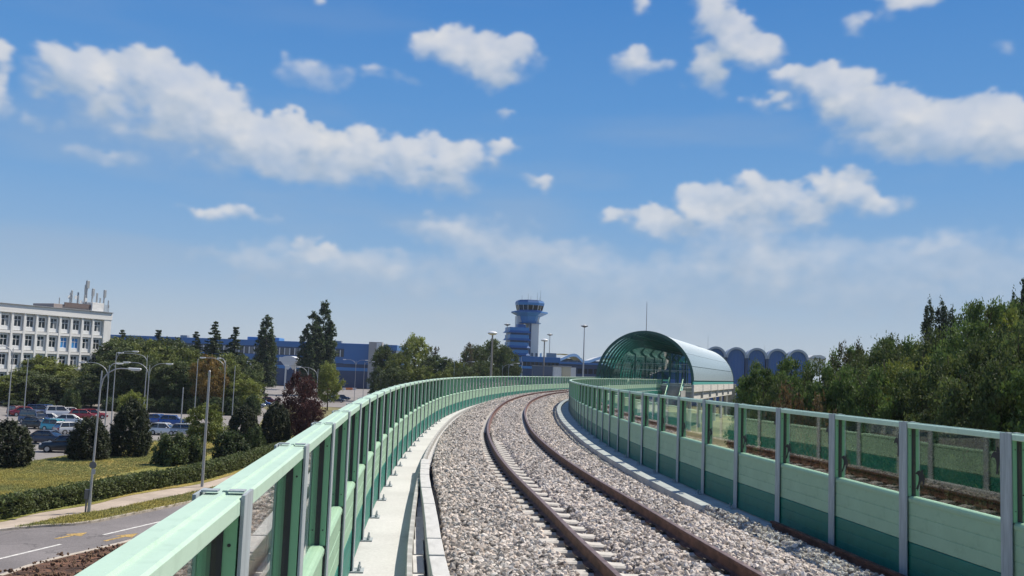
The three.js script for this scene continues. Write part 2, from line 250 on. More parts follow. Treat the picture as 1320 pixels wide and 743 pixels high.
{ const ts = []; for (let t = -2.62; t <= 2.34; t += .06) ts.push(t);
  const s0 = s_z(1), s1 = s_z(172), pos = [], uv = [], idx = []; const n = Math.round((s1 - s0) / .5);
  for (let i = 0; i <= n; i++) { const s = s0 + (s1 - s0) * i / n; for (const t of ts) { let u = C + t; if (t > 2.25) u = wide(s, u + (s > s_z(21.5) ? .22 : 0)); const p = deckAt(s, u, ballastY(t, s) - .035); pos.push(p.x, p.y, p.z); uv.push(s, t); } }
  const m = ts.length; for (let i = 0; i < n; i++) for (let j = 0; j < m - 1; j++) { const a = i * m + j; idx.push(a, a + 1, a + m, a + 1, a + m + 1, a + m); }
  const g = new THREE.BufferGeometry(); g.setAttribute('position', new THREE.Float32BufferAttribute(pos, 3)); g.setAttribute('uv', new THREE.Float32BufferAttribute(uv, 2)); g.setIndex(idx); g.computeVertexNormals();
  const bm = tex(1024, (u, v) => { const x = u * 40, y = v * 40, xi = Math.floor(x), yi = Math.floor(y); let d1 = 9, id = 0, d2 = 9; for (let i = -1; i <= 1; i++) for (let j = -1; j <= 1; j++) { const cx = xi + i, cy = yi + j, wx = ((cx % 40) + 40) % 40, wy = ((cy % 40) + 40) % 40, dx = cx + hash2(wx, wy, 1) - x, dy = cy + hash2(wx, wy, 2) - y, d = dx * dx + dy * dy; if (d < d1) { d2 = d1; d1 = d; id = hash2(wx, wy, 3); } else if (d < d2) d2 = d; } const e = .32 + .32 * (id - .5); const w = hash2(Math.floor(id * 999), 3, 4); return [e * 1.0, e * (.93 + .04 * w), e * (.86 + .1 * w)]; });  // bed coloured darker than the stones: shade of the gaps painted into it
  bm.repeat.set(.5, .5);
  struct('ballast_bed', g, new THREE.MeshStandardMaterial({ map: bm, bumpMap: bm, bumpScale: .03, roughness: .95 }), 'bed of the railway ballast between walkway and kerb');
}
{ // crushed stones
  const ball = new THREE.Group(); ball.name = 'ballast_stones'; ball.userData = { kind: 'stuff', label: 'crushed pinkish grey ballast stones under the track', category: 'ballast' }; scene.add(ball);
  const r = rng(77), variants = [];
  for (let v = 0; v < 5; v++) { const g = new THREE.IcosahedronGeometry(1, 0); const p = g.attributes.position, mem = new Map(); const sx = 1.15 + .3 * r(), sy = .62 + .25 * r(), sz = .85 + .3 * r();
    for (let i = 0; i < p.count; i++) { const k = [p.getX(i), p.getY(i), p.getZ(i)].map((q) => q.toFixed(3)).join(); if (!mem.has(k)) mem.set(k, .72 + .5 * r()); const f = mem.get(k); p.setXYZ(i, p.getX(i) * f * sx, p.getY(i) * f * sy, p.getZ(i) * f * sz); }
    g.computeVertexNormals(); variants.push(g); }
  const stoneMat = new THREE.MeshStandardMaterial({ color: 0xffffff, roughness: .92 });
  const items = variants.map(() => []);
  const put = (s, t, y, size) => { let u = C + t; if (t > 2.25) u = wide(s, u); items[Math.floor(r() * 5)].push([s, u, y, size]); };
  const fill = (z0, z1, per, size) => { const s0 = s_z(z0), s1 = s_z(z1), n = Math.round((s1 - s0) * 5.2 * per);
    for (let i = 0; i < n; i++) { const s = s0 + (s1 - s0) * r(), past = s > s_z(21.3); const t = -2.57 + (4.87 + (past ? .16 : 0)) * r(); const a = Math.abs(Math.abs(t) - .75); if (a < .085) continue;
      const sz = size * (.6 + .75 * r()); let y = ballastY(t, s) + (r() - .66) * .05; if (t > 2.3 && past) y -= .1; put(s, t, y, sz); } };
  fill(5, 16, 900, .037); fill(16, 30, 660, .038); fill(30, 55, 460, .041); fill(55, 110, 190, .062); fill(110, 165, 90, .085);
  // spilled over the right kerb near the loose rail and over the left kerb end
  for (let i = 0; i < 2600; i++) { const s = mix(s_z(8), s_z(17.2), r()), t = -(2.5 + .62 * r() * (1 - sm(s_z(14.5), s_z(17.2), s) * .8)); put(s, t, mix(.08, .13, r()) * (t > -2.86 ? 1 : .35) * (t < -2.58 ? 1 : .4), .032 * (.6 + .75 * r())); }
  for (let i = 0; i < 60; i++) put(mix(s_z(21), s_z(22.2), r()), 2.3 + .2 * r(), .2 + .1 * r(), .025 * (.6 + .75 * r()));
  const mt = new THREE.Matrix4(), q = new THREE.Quaternion(), e = new THREE.Euler(), c = new THREE.Color();
  items.forEach((list, v) => { const im = new THREE.InstancedMesh(variants[v], stoneMat, list.length); im.name = 'stone_layer'; im.castShadow = im.receiveShadow = true;
    list.forEach(([s, u, y, size], i) => { const p = deckAt(s, u, y); e.set(r() * 6.3, r() * 6.3, r() * 6.3); q.setFromEuler(e); mt.compose(p, q, new THREE.Vector3(size, size, size)); im.setMatrixAt(i, mt);
      const k = r(), patch = vnoise(s * .35, u * 1.4, 44), b = mix(.30, .70, r()) * (k < .22 ? .38 : 1) * mix(.9, 1.08, patch); const w = r(); c.setRGB(b * mix(1.03, 1.12, w), b * mix(.965, .935, w), b * mix(.87, .76, w)); im.setColorAt(i, c); });
    ball.add(im); });
}

// ------------------------------------------------------------------ track
{ const track = thing('railway_track', 'single curved railway track with brown rails on concrete sleepers', 'railway track');
  const prof = [[-.075, 0], [-.075, .012], [-.03, .026], [-.009, .038], [-.008, .12], [-.034, .135], [-.036, .166], [-.030, .174], [.030, .174], [.036, .166], [.034, .135], [.008, .12], [.009, .038], [.03, .026], [.075, .012], [.075, 0]];
  const y0 = .289;
  for (const side of [-1, 1]) {
    const g = sweep(prof.map(([a, b]) => [C + side * .7525 + a, b + y0]), s_z(2), s_z(168), .8, true); part('rail', g, rustRail, track);
    const head = sweep([[C + side * .7525 - .029, .1755 + y0], [C + side * .7525 + .029, .1755 + y0]], s_z(2), s_z(168), .8); part('rail_head_surface', head, railHead, track.children[track.children.length - 1]);
  }
  // sleeper: raised shoulders under the rails, dipped middle
  const half = [[-1.3, .2], [-1.27, .225], [-.95, .235], [-.62, .228], [-.45, .195], [0, .185]]; const top = [...half, ...half.slice(0, -1).reverse().map(([x, y]) => [-x, y])];
  const sh = new THREE.Shape([new THREE.Vector2(-1.3, 0), new THREE.Vector2(1.3, 0), ...[...top].reverse().map(([x, y]) => new THREE.Vector2(x, y))]);
  const sg = new THREE.ExtrudeGeometry(sh, { depth: .2, bevelEnabled: true, bevelThickness: .03, bevelSize: .02, bevelSegments: 1 }); sg.translate(0, .02, -.1);
  const clipG = join([bx(.05, .03, .1, .1, .015, 0), bar(new THREE.Vector3(.06, .03, -.045), new THREE.Vector3(.14, .055, 0), .009), bar(new THREE.Vector3(.06, .03, .045), new THREE.Vector3(.14, .055, 0), .009)]);
  const clipL = clipG.clone().rotateY(Math.PI);
  let i = 0; for (let s = s_z(3); s < s_z(75); s += .6, i++) { const p = deckAt(s, C, .0), t = tangentT(rightT, s); const o = part('sleeper', sg, sleeperMat, track); o.position.copy(p); o.rotation.y = Math.atan2(-t.z, t.x) + Math.PI / 2;
    o.position.y = .289 - .235 - .025; if (s < s_z(32)) for (const x of [-.7525, .7525]) for (const k of [clipG, clipL]) { const c = part('rail_clip', k, clipMat, o); c.position.set(x, .255, 0); } }
}
{ // a spare rail lying along the right walkway
  const s0 = s_z(6), s1 = s_z(15.3), prof = [[-.07, 0], [-.07, .012], [-.01, .035], [-.008, .12], [-.035, .135], [-.035, .17], [.035, .17], [.035, .135], [.008, .12], [.01, .035], [.07, .012], [.07, 0]];
  const caps = sweep(prof.map(([a, b]) => [.36 + a, b + .004]), s0, s1, .8, true);
  const o = thing('loose_rail', 'rusty brown spare rail lying on the walkway beside the right barrier', 'rail'); part('rail', caps, rustRail, o);
  const e = deckAt(s1, .36, .004), t = tangentT(rightT, s1); const eg = prism(prof.map(([a, b]) => [a, b]), .004); const end = part('cut_end', eg, rustRail, o); end.position.copy(e); end.rotation.y = Math.atan2(-t.z, t.x);
}

// ------------------------------------------------------------------ noise barriers
function birdGeo(flip) {   // falcon silhouette, about 0.3 m tall
  const s = new THREE.Shape(); const P = [[0, .16], [.025, .13], [.03, .09], [.075, .105], [.13, .07], [.17, .01], [.115, .03], [.06, .02], [.035, -.02], [.03, -.08], [.05, -.17], [.015, -.15], [-.01, -.175], [-.015, -.08], [-.04, -.01], [-.075, .02], [-.10, -.02], [-.115, -.09], [-.135, .0], [-.12, .06], [-.06, .1], [-.03, .1], [-.022, .135]];
  s.moveTo(...P[0]); for (let i = 1; i < P.length; i++) s.lineTo(...P[i]); const g = new THREE.ExtrudeGeometry(s, { depth: .0015, bevelEnabled: false }); g.scale(.72, .92, 1); if (flip) g.rotateZ(.4); return g;
}
const BAY = 2.0, WH = 1.965;
const geoPost = join([bx(.18, WH, .012, 0, WH / 2, .081), bx(.18, WH, .012, 0, WH / 2, -.081), bx(.01, WH - .02, .15, 0, WH / 2 - .01, 0)]);
const geoBase = join([bx(.24, .018, .42, 0, .009, 0), ...[[-.075, .155], [.075, .155], [-.075, -.155], [.075, -.155]].flatMap(([x, z]) => [cyl(.022, .022, .025, 6, x, .02, z), cyl(.011, .011, .075, 6, x, .02, z)])]);
const geoClip = join([bx(.05, .006, .055, 0, WH + .004, .045), bx(.05, .006, .055, 0, WH + .004, -.045), bx(.09, .012, .16, 0, WH - .03, 0)]);
const panelProfile = (y0, y1, f = .055) => { const P = [[-f, y0 + .004]], n = 3; const out = []; for (let i = 0; i <= n; i++) { const y = y0 + (y1 - y0) * i / n; if (i && i < n) out.push([f, y - .007], [f - .005, y - .002], [f - .005, y + .002], [f, y + .007]); } return [...P, [f - .008, y0 + .004], [f, y0 + .012], ...out, [f, y1 - .012], [f - .008, y1 - .004], [-f + .008, y1 - .004], [-f, y1 - .012], ...[...out].reverse().map(([z, y]) => [-z, y]), [-f, y0 + .012]]; };
const geoTeal = prism(panelProfile(.02, .50), 1.955, .0225), geoGreen = prism(panelProfile(.50, .995), 1.955, .0225);
const geoSill = prism([[-.062, .985], [.062, .985], [.066, 1.0], [.066, 1.03], [.05, 1.052], [.03, 1.06], [-.03, 1.06], [-.05, 1.052], [-.066, 1.03], [-.066, 1.0]], 1.82, .09);
const geoUpright = (() => { const w = .088; return bx(w, .84, .138, w / 2 + .009, 1.475, 0); })();
const geoGasket = (x) => bx(.012, .834, .05, x, 1.475, 0);
const geoGasN = geoGasket(.1005), geoGasF = geoGasket(1.8995);
const geoRivet = join([[1.17], [1.80]].flatMap(([y]) => [.045, -.045].map((z) => new THREE.CylinderGeometry(.006, .006, .004, 8).rotateZ(Math.PI / 2).translate(.0985, y, z))));
const geoPane = bx(1.784, .832, .0135, 1, 1.475, 0);
const geoCap = prism([[-.068, 1.893], [.068, 1.893], [.0735, 1.90], [.0735, 1.948], [.066, 1.957], [.012, 1.957], [.008, 1.966], [-.008, 1.966], [-.012, 1.957], [-.066, 1.957], [-.0735, 1.948], [-.0735, 1.90]], 1.955, .0225);
const birdA = birdGeo(false).translate(.24, 1.66, 0), birdB = birdGeo(true).translate(1.74, 1.28, 0);
function chordWalk(T, s0, L, s1) { const P = []; let s = s0; P.push(sampleT(T, s)); while (true) { let a = s + L * .9, b = s + L * 1.2; for (let k = 0; k < 24; k++) { const m = (a + b) / 2; sampleT(T, m).distanceTo(P[P.length - 1]) < L ? a = m : b = m; } s = (a + b) / 2; if (s > s1) break; P.push(sampleT(T, s)); } return P; }
function barrier(label, pts, birdsUpTo, inner, detail) {
  const w = thing('noise_barrier', label, 'noise barrier'); const rr = rng(5 + inner);
  pts.forEach((a, i) => {
    const b = pts[i + 1] ?? a.clone().add(a).sub(pts[i - 1]), prev = pts[i - 1] ?? a.clone().add(a).sub(b); const z = -a.z;
    const yaw = Math.atan2(-(b.z - a.z), b.x - a.x), yawP = Math.atan2(-(b.z - prev.z), b.x - prev.x);
    const put = (o, y = yaw) => { o.position.set(a.x, 0, a.z); o.rotation.y = y; return o; };
    const post = put(part('post', geoPost, galv, w), yawP);
    if (z < detail) { part('base_plate', geoBase, galv, post); part('top_clip', geoClip, galv, post); }
    if (i === pts.length - 1) return;
    put(part('lower_panel', geoTeal, tealPaint, w)); put(part('upper_panel', geoGreen, greenPaint, w)); put(part('sill', geoSill, greenPaint, w));
    const u1 = put(part('frame_upright', geoUpright, framePaint, w)); const u2 = part('frame_upright', geoUpright, framePaint, w); u2.position.set(b.x, 0, b.z); u2.rotation.y = yaw + Math.PI;
    if (z < detail) { for (const u of [u1, u2]) part('rivets', geoRivet, darkRubber, u); put(part('gasket', geoGasN, darkRubber, w)); put(part('gasket', geoGasF, darkRubber, w)); }
    const pane = put(part('glass_pane', geoPane, glassMat, w));
    if (z < birdsUpTo && z > 1) for (const g of inner > 0 ? [birdA, birdB] : [birdA, birdB]) { const s = part('bird_sticker', g, stickerBlack, pane); s.position.z = inner > 0 ? .0078 : -.0098; }
    put(part('cap_rail', geoCap, capPaint, w));
  });
  return w;
}
const lp0 = sAtZ(leftT, 3.3), rp0 = sAtZ(rightT, 9.88);
barrier('green noise barrier with glass panes in full sun along the outside of the curve', chordWalk(leftT, lp0 - 4.02, BAY, leftT[leftT.length - 1].s), 0, 1, 45);
barrier('green noise barrier in its own shade along the inside of the curve', chordWalk(rightT, rp0 - 8.05, BAY, sAtZ(rightT, 173)), 26, -1, 45);
// ------------------------------------------------------------------ ground, roads, lawns
const G = GROUND_Y;
const grassMap = tex(1024, (u, v) => { const a = fbm(u * 6, v * 6, 6, 101, 6), b = fbm(u * 40, v * 40, 4, 111, 40), c = vnoise(u * 400, v * 400, 5, 400); const dry = sm(.38, .62, a) * .85; const n = (b - .5) * .28 + (c - .5) * .16; return [mix(.49, .635, dry) + n * .7, mix(.49, .56, dry) + n * .7, mix(.225, .30, dry) + n * .5]; }); grassMap.repeat.set(.045, .045);
const grassBump = grey(512, (u, v) => fbm(u * 60, v * 60, 4, 140, 60), .25);
const grassMat = new THREE.MeshStandardMaterial({ map: grassMap, bumpMap: grassBump, bumpScale: .12, roughness: 1 });
const fieldMat = new THREE.MeshStandardMaterial({ map: mottled(.44, .42, .27, .3, 6, 150, 512), roughness: 1 }); fieldMat.map.repeat.set(.02, .02);
const asphaltMap = tex(1024, (u, v) => { const a = (fbm(u * 5, v * 5, 6, 201, 5) - .5) * .16, c = (vnoise(u * 500, v * 500, 6, 500) - .5) * .10; const crack = 1 - .2 * sm(.012, 0, Math.abs(fbm(u * 4, v * 4, 6, 222, 4) - .5)); const g = (.455 + a + c) * crack; return [g * 1.02, g * .975, g * .955]; }); asphaltMap.repeat.set(.06, .06);
const asphalt = new THREE.MeshStandardMaterial({ map: asphaltMap, roughness: .93 });
const lotAsphalt = new THREE.MeshStandardMaterial({ map: mottled(.52, .50, .48, .16, 6, 260, 512), roughness: .95 }); lotAsphalt.map.repeat.set(.05, .05);
const pathMat = new THREE.MeshStandardMaterial({ map: mottled(.67, .615, .55, .12, 7, 270, 512), roughness: .95 }); pathMat.map.repeat.set(.12, .12);
const soilMat = new THREE.MeshStandardMaterial({ map: tex(512, (u, v) => { const f = (fbm(u * 9, v * 9, 6, 280, 9) - .5) * .5; return [.37 + f, .265 + f * .75, .20 + f * .6]; }), bumpMap: grey(512, (u, v) => fbm(u * 14, v * 14, 6, 285, 14)), bumpScale: .25, roughness: 1 }); soilMat.map.repeat.set(.2, .2); soilMat.bumpMap.repeat.set(.2, .2);
const whiteLine = new THREE.MeshStandardMaterial({ map: mottled(.80, .79, .76, .22, 9, 290, 256), roughness: .8 });
const yellowLine = new THREE.MeshStandardMaterial({ map: mottled(.64, .53, .30, .5, 9, 295, 256), roughness: .8 });
const pixels = (list, y = G) => list.map(([x, q]) => onLevel(x, q, y));

struct('ground', (() => { const g = new THREE.PlaneGeometry(5000, 5000).rotateX(-Math.PI / 2); g.translate(0, G - .12, -1800); const p = g.attributes.position, uv = g.attributes.uv; for (let i = 0; i < p.count; i++) uv.setXY(i, p.getX(i), p.getZ(i)); return g; })(), fieldMat);
// far kerb line of the road, from beyond the left edge of the photo to where the barrier hides it
const farKerb = [[-420, 690], [-200, 690], [-80, 688], [0, 683.6], [36, 678.5], [78, 677], [118, 672.7], [164, 663.6], [227, 651], [300, 634], [400, 606], [480, 575], [540, 548]];
const nearKerb = [[-420, 830], [-200, 795], [-90, 765], [0, 741], [38, 728], [91, 714.5], [142, 702.7], [200, 687], [300, 657], [420, 617], [500, 585], [556, 552]];
const P_far = pixels(farKerb), P_near = pixels(nearKerb);
const smoothLine = (pts, n = 80) => new THREE.CatmullRomCurve3(pts, false, 'centripetal').getSpacedPoints(n);
const L_far = smoothLine(P_far), L_near = smoothLine(P_near);
struct('road', sheet([...L_far, ...[...L_near].reverse()], G - .10), asphalt, 'grey asphalt road with worn lane markings below the viaduct');
// ribbon along a line, offset sideways (positive = to the left when walking along it)
function ribbon(line, o0, o1, y0, y1 = y0) { const pos = [], uv = [], idx = []; let d = 0; line.forEach((p, i) => { const a = line[Math.max(0, i - 1)], b = line[Math.min(line.length - 1, i + 1)], t = new THREE.Vector3(b.x - a.x, 0, b.z - a.z).normalize(); if (i) d += p.distanceTo(line[i - 1]); for (const [o, y] of [[o0, y0], [o1, y1]]) { pos.push(p.x + t.z * o, y, p.z - t.x * o); uv.push(d, o); } }); for (let i = 0; i < line.length - 1; i++) { const a = i * 2; idx.push(a, a + 2, a + 1, a + 1, a + 2, a + 3); } const g = new THREE.BufferGeometry(); g.setAttribute('position', new THREE.Float32BufferAttribute(pos, 3)); g.setAttribute('uv', new THREE.Float32BufferAttribute(uv, 2)); g.setIndex(idx); g.computeVertexNormals(); return g; }
const kerbStone = new THREE.MeshStandardMaterial({ map: mottled(.70, .66, .60, .14, 7, 300, 256), roughness: .95 });
const kerbGeo = (line, side) => join([ribbon(line, 0, side * .28, G + .02), ribbon(line, 0, 0.0001 * side, G - .14, G + .02), ribbon(line, side * .28, side * .2801, G + .02, G - .14)]);
struct('road_kerb', kerbGeo(L_far, 1), kerbStone, 'pale kerb on the lawn side of the road');
struct('road_kerb', kerbGeo(L_near, -1), kerbStone, 'pale kerb between road and bare soil');
// soil bank below the viaduct
struct('soil', (() => { const e = L_near.map((p) => p.clone()), outer = L_near.map((p, i) => { const a = L_near[Math.max(0, i - 1)], b = L_near[Math.min(L_near.length - 1, i + 1)], t = new THREE.Vector3(b.x - a.x, 0, b.z - a.z).normalize(); return [t]; }); const pos = [], uv = [], idx = [], K = 14; e.forEach((p, i) => { const t = outer[i][0]; for (let k = 0; k < K; k++) { const o = -.28 - k * 1.4, x = p.x + t.z * o, z = p.z - t.x * o; pos.push(x, G + .0 + Math.min(k, 4) * .09 + (fbm(x * .7, z * .7, 4, 330) - .5) * .5 * Math.min(1, k), z); uv.push(x, z); } }); for (let i = 0; i < e.length - 1; i++) for (let k = 0; k < K - 1; k++) { const a = i * K + k; idx.push(a, a + 1, a + K, a + 1, a + K + 1, a + K); } const g = new THREE.BufferGeometry(); g.setAttribute('position', new THREE.Float32BufferAttribute(pos, 3)); g.setAttribute('uv', new THREE.Float32BufferAttribute(uv, 2)); g.setIndex(idx); g.computeVertexNormals(); return g; })(), soilMat, 'bare brown soil beside the road');
{ const r = rng(333), g = new THREE.DodecahedronGeometry(1, 0), list = []; for (let i = 0; i < 9000; i++) { const f = r() * .75, k = Math.floor(f * (L_near.length - 2)), p = L_near[k].clone().lerp(L_near[k + 1], r()), q = L_near[k + 1], t = q.clone().sub(L_near[k]).setY(0).normalize(), o = -.5 - r() * 9; list.push([p.x + t.z * o, p.z - t.x * o]); }
  const im = new THREE.InstancedMesh(g, M(.14, .085, .05, 1), list.length); im.name = 'soil_clods'; im.userData = { kind: 'stuff', label: 'clods and crumbs of brown soil beside the road', category: 'soil' }; im.castShadow = im.receiveShadow = true; const m = new THREE.Matrix4(), q = new THREE.Quaternion(), e = new THREE.Euler(); list.forEach(([x, z], i) => { e.set(r() * 6, r() * 6, r() * 6); const s = .03 + .08 * r() ** 3; m.compose(new THREE.Vector3(x, G + .3 + (fbm(x * .7, z * .7, 4, 330) - .5) * .5, z), q.setFromEuler(e), new THREE.Vector3(s * 1.3, s * .8, s)); im.setMatrixAt(i, m); }); scene.add(im); }
// verge strip, footpath, lawn
const pathLow = smoothLine(pixels([[-200, 688.5], [-60, 686.5], [8, 681.5], [34.5, 676.3], [82, 666], [116, 660.5], [160, 653], [200, 644], [250, 634], [320, 615], [400, 590]]));
const pathUp = smoothLine(pixels([[-420, 684], [-200, 682], [-60, 679], [0, 673.6], [49, 662], [116, 651.5], [163.6, 640], [210, 632], [258, 624], [320, 606], [400, 580]]));
struct('verge', sheet([...L_far.map((p, i) => p.clone()), ...[...pathLow].reverse()], G - .02), grassMat, 'dry grass strip between footpath and kerb');
struct('footpath', sheet([...pathLow, ...[...pathUp].reverse()], G), pathMat, 'beige footpath in front of the hedge');
struct('lawn', sheet([...pathUp, ...pixels([[420, 566], [380, 560], [330, 560], [250, 566], [190, 570], [140, 580], [80, 588], [40, 595], [-20, 604], [-200, 620], [-420, 640]])], G + .012), grassMat, 'lawn of patchy green and dry grass behind the hedge');
// grass tufts for the lawn and the verge
{ const r = rng(61), blade = new THREE.BufferGeometry(); const P = []; for (let i = 0; i < 7; i++) { const a = i * 2.4, x = Math.cos(a) * .05, z = Math.sin(a) * .05, dx = Math.cos(a + 1.2) * .018, dz = Math.sin(a + 1.2) * .018; P.push(x - dx, 0, z - dz, x + dx, 0, z + dz, x * 2.6, .1 + .05 * ((i * 7) % 3), z * 2.6); } blade.setAttribute('position', new THREE.Float32BufferAttribute(P, 3)); blade.computeVertexNormals();
  const list = []; while (list.length < 14000) { const px = -30 + 400 * r(), py = 560 + 115 * r(); const top = px < 150 ? mix(600, 580, px / 150) : 568; if (py < top) continue; const lim = mix(643, 560, clamp(px / 400, 0, 1)); if (py > lim) continue; list.push(onLevel(px, py, G + .012)); }
  const poly = [...L_far, ...[...pathLow].reverse()], inside = (p) => { let c = false; for (let i = 0, j = poly.length - 1; i < poly.length; j = i++) { const a = poly[i], b = poly[j]; if ((a.z > p.z) !== (b.z > p.z) && p.x < (b.x - a.x) * (p.z - a.z) / (b.z - a.z) + a.x) c = !c; } return c; };
  for (let i = 0; i < 40000 && list.length < 17000; i++) { const p = onLevel(20 + 300 * r(), 610 + 72 * r(), G - .02); if (inside(p)) list.push(p); }
  const im = new THREE.InstancedMesh(blade, new THREE.MeshStandardMaterial({ color: 0xffffff, roughness: 1, side: THREE.DoubleSide }), list.length); im.name = 'grass'; im.userData = { kind: 'stuff', label: 'short dry and green grass of lawn and verge', category: 'grass' }; im.receiveShadow = im.castShadow = true; const m = new THREE.Matrix4(), q = new THREE.Quaternion(), c = new THREE.Color();
  list.forEach((p, i) => { q.setFromAxisAngle(new THREE.Vector3(0, 1, 0), r() * 6.3); const s = .5 + .7 * r(); m.compose(p, q, new THREE.Vector3(s, s * .8, s)); im.setMatrixAt(i, m); const d = sm(.38, .62, fbm(p.x * .27, p.z * .27, 5, 101)); { const q = .8 + .4 * r(); c.setRGB(mix(.27, .40, d) * q, mix(.28, .35, d) * q, .10 * q); }; im.setColorAt(i, c); }); scene.add(im); }
// markings on the road
function stripe(a, b, w) { const p = onLevel(...a), q = onLevel(...b), n = Math.max(2, Math.ceil(p.distanceTo(q) / 2)), line = []; for (let i = 0; i <= n; i++) line.push(p.clone().lerp(q, i / n)); return ribbon(line, -w / 2, w / 2, G - .093); }
struct('lane_line', stripe([-60, 732], [78, 699.6], .2), whiteLine); struct('lane_line', stripe([133, 687.6], [240, 663], .2), whiteLine); struct('lane_line', stripe([290, 651], [370, 628], .2), whiteLine);
struct('edge_line', ribbon(L_far.slice(38, 66), -.45, -.28, G - .093), whiteLine);
function laneArrow(a, b) { const p = onLevel(...a), q = onLevel(...b), d = q.clone().sub(p).setY(0), L = d.length(), t = d.normalize(), n = new THREE.Vector3(t.z, 0, -t.x); const pt = (u, v) => p.clone().addScaledVector(t, u * L).addScaledVector(n, v); struct('lane_arrow', sheet([pt(0, -.12), pt(.55, -.12), pt(.55, -.55), pt(1, 0), pt(.55, .55), pt(.55, .12), pt(0, .12)], G - .092), yellowLine, 'worn yellow arrow painted on the road'); }
laneArrow([71, 692.7], [112, 684.6]); laneArrow([134.5, 695.5], [178, 685.6]);
// car park and forecourts
struct('car_park', sheet(pixels([[-500, 640], [-200, 620], [-20, 604], [60, 592], [100, 585], [150, 578], [240, 563], [330, 553], [345, 530], [330, 518], [100, 516], [-100, 508], [-500, 500]]), G - .03), lotAsphalt, 'grey asphalt car park behind the lawn');
struct('forecourt', sheet([[-190, 215], [40, 215], [60, 395], [-260, 395]].map(([x, z]) => new THREE.Vector3(x, 0, -z)), G - .05), lotAsphalt, 'pale paved forecourt before the terminal');

// ------------------------------------------------------------------ foliage
function leafCloud(seed, clumps, perClump, leaf, clumpR, spread, hue, upright = .3) {
  const r = rng(seed), pos = [], colr = [], g3 = () => (r() + r() + r() - 1.5) * 1.15; const v = new THREE.Vector3(), a = new THREE.Vector3(), b = new THREE.Vector3();
  for (const [cx, cy, cz, cs = 1] of clumps) { const tone = .72 + .56 * r(), warm = r(); const n = Math.round(perClump * (.7 + .6 * r()));
    for (let i = 0; i < n; i++) { const R = clumpR * cs; const x = cx + g3() * R * spread[0], y = cy + g3() * R * spread[1], z = cz + g3() * R * spread[2]; const s = leaf * (.55 + .9 * r());
      a.set(r() - .5, (r() - .5) * .9, r() - .5).normalize(); v.set(r() - .5, r() * upright + .1, r() - .5).normalize(); b.crossVectors(a, v).normalize(); 
      const p = [[-.5, -.28], [.5, -.22], [.62, .2], [-.35, .32]].map(([i1, i2]) => [x + (a.x * i1 + b.x * i2) * s, y + (a.y * i1 + b.y * i2) * s, z + (a.z * i1 + b.z * i2) * s]);
      pos.push(...p[0], ...p[1], ...p[2], ...p[0], ...p[2], ...p[3]); const t = tone * (.7 + .6 * r()), c = [mix(hue[0][0], hue[1][0], warm * .7 + .3 * r()) * t, mix(hue[0][1], hue[1][1], warm) * t, mix(hue[0][2], hue[1][2], warm) * t]; for (let k = 0; k < 6; k++) colr.push(...c); } }
  const g = new THREE.BufferGeometry(); g.setAttribute('position', new THREE.Float32BufferAttribute(pos, 3)); g.setAttribute('color', new THREE.Float32BufferAttribute(colr, 3)); g.computeVertexNormals(); return g;
}
const leafMat = new THREE.MeshPhysicalMaterial({ color: 0xffffff, vertexColors: true, roughness: .75, transmission: .42, thickness: 0, side: THREE.DoubleSide, specularIntensity: .4 });
const tintLeaf = (r, g, b) => { const m = leafMat.clone(); m.color = col(r, g, b); return m; };
const bark = new THREE.MeshStandardMaterial({ map: mottled(.36, .30, .25, .3, 8, 410, 256), roughness: 1 });
const H_NEAR = [[.095, .155, .038], [.155, .215, .055]];
const H_GREEN = [[0.126, 0.168, 0.034], [0.220, 0.241, 0.051]], H_DARK = [[0.071, 0.109, 0.034], [0.135, 0.161, 0.046]], H_LIGHT = [[0.186, 0.234, 0.048], [0.304, 0.322, 0.067]], H_CON = [[0.051, 0.080, 0.034], [0.092, 0.118, 0.044]], H_PURP = [[0.059, 0.024, 0.024], [0.110, 0.041, 0.034]], H_YEL = [[0.203, 0.146, 0.036], [0.338, 0.220, 0.061]], H_BROWN = [[.13, .085, .035], [.18, .125, .055]];
function limbs(seed, h, spread, n, r0, from = .3) { const r = rng(seed), out = [bar(new THREE.Vector3(0, -.2, 0), new THREE.Vector3(.02 * h, h * .62, -.01 * h), r0, r0 * .45, 7), bar(new THREE.Vector3(.02 * h, h * .61, -.01 * h), new THREE.Vector3(-.02 * h, h * .93, .02 * h), r0 * .45, r0 * .08, 5)]; for (let i = 0; i < n; i++) { const a = r() * 6.3, y = h * mix(from, .75, (i + r()) / n), L = spread * (.5 + .5 * r()) * (1 - (y / h) * .35); out.push(bar(new THREE.Vector3(0, y, 0), new THREE.Vector3(Math.cos(a) * L, y + L * (.45 + .5 * r()), Math.sin(a) * L), r0 * .34, r0 * .06, 5)); } return join(out); }
function clumpsIn(seed, n, inside) { const r = rng(seed), out = []; let k = 0; while (out.length < n && k++ < n * 400) { const x = r() * 2 - 1, y = r(), z = r() * 2 - 1, c = inside(x, y, z, r); if (c) out.push(c); } return out; }
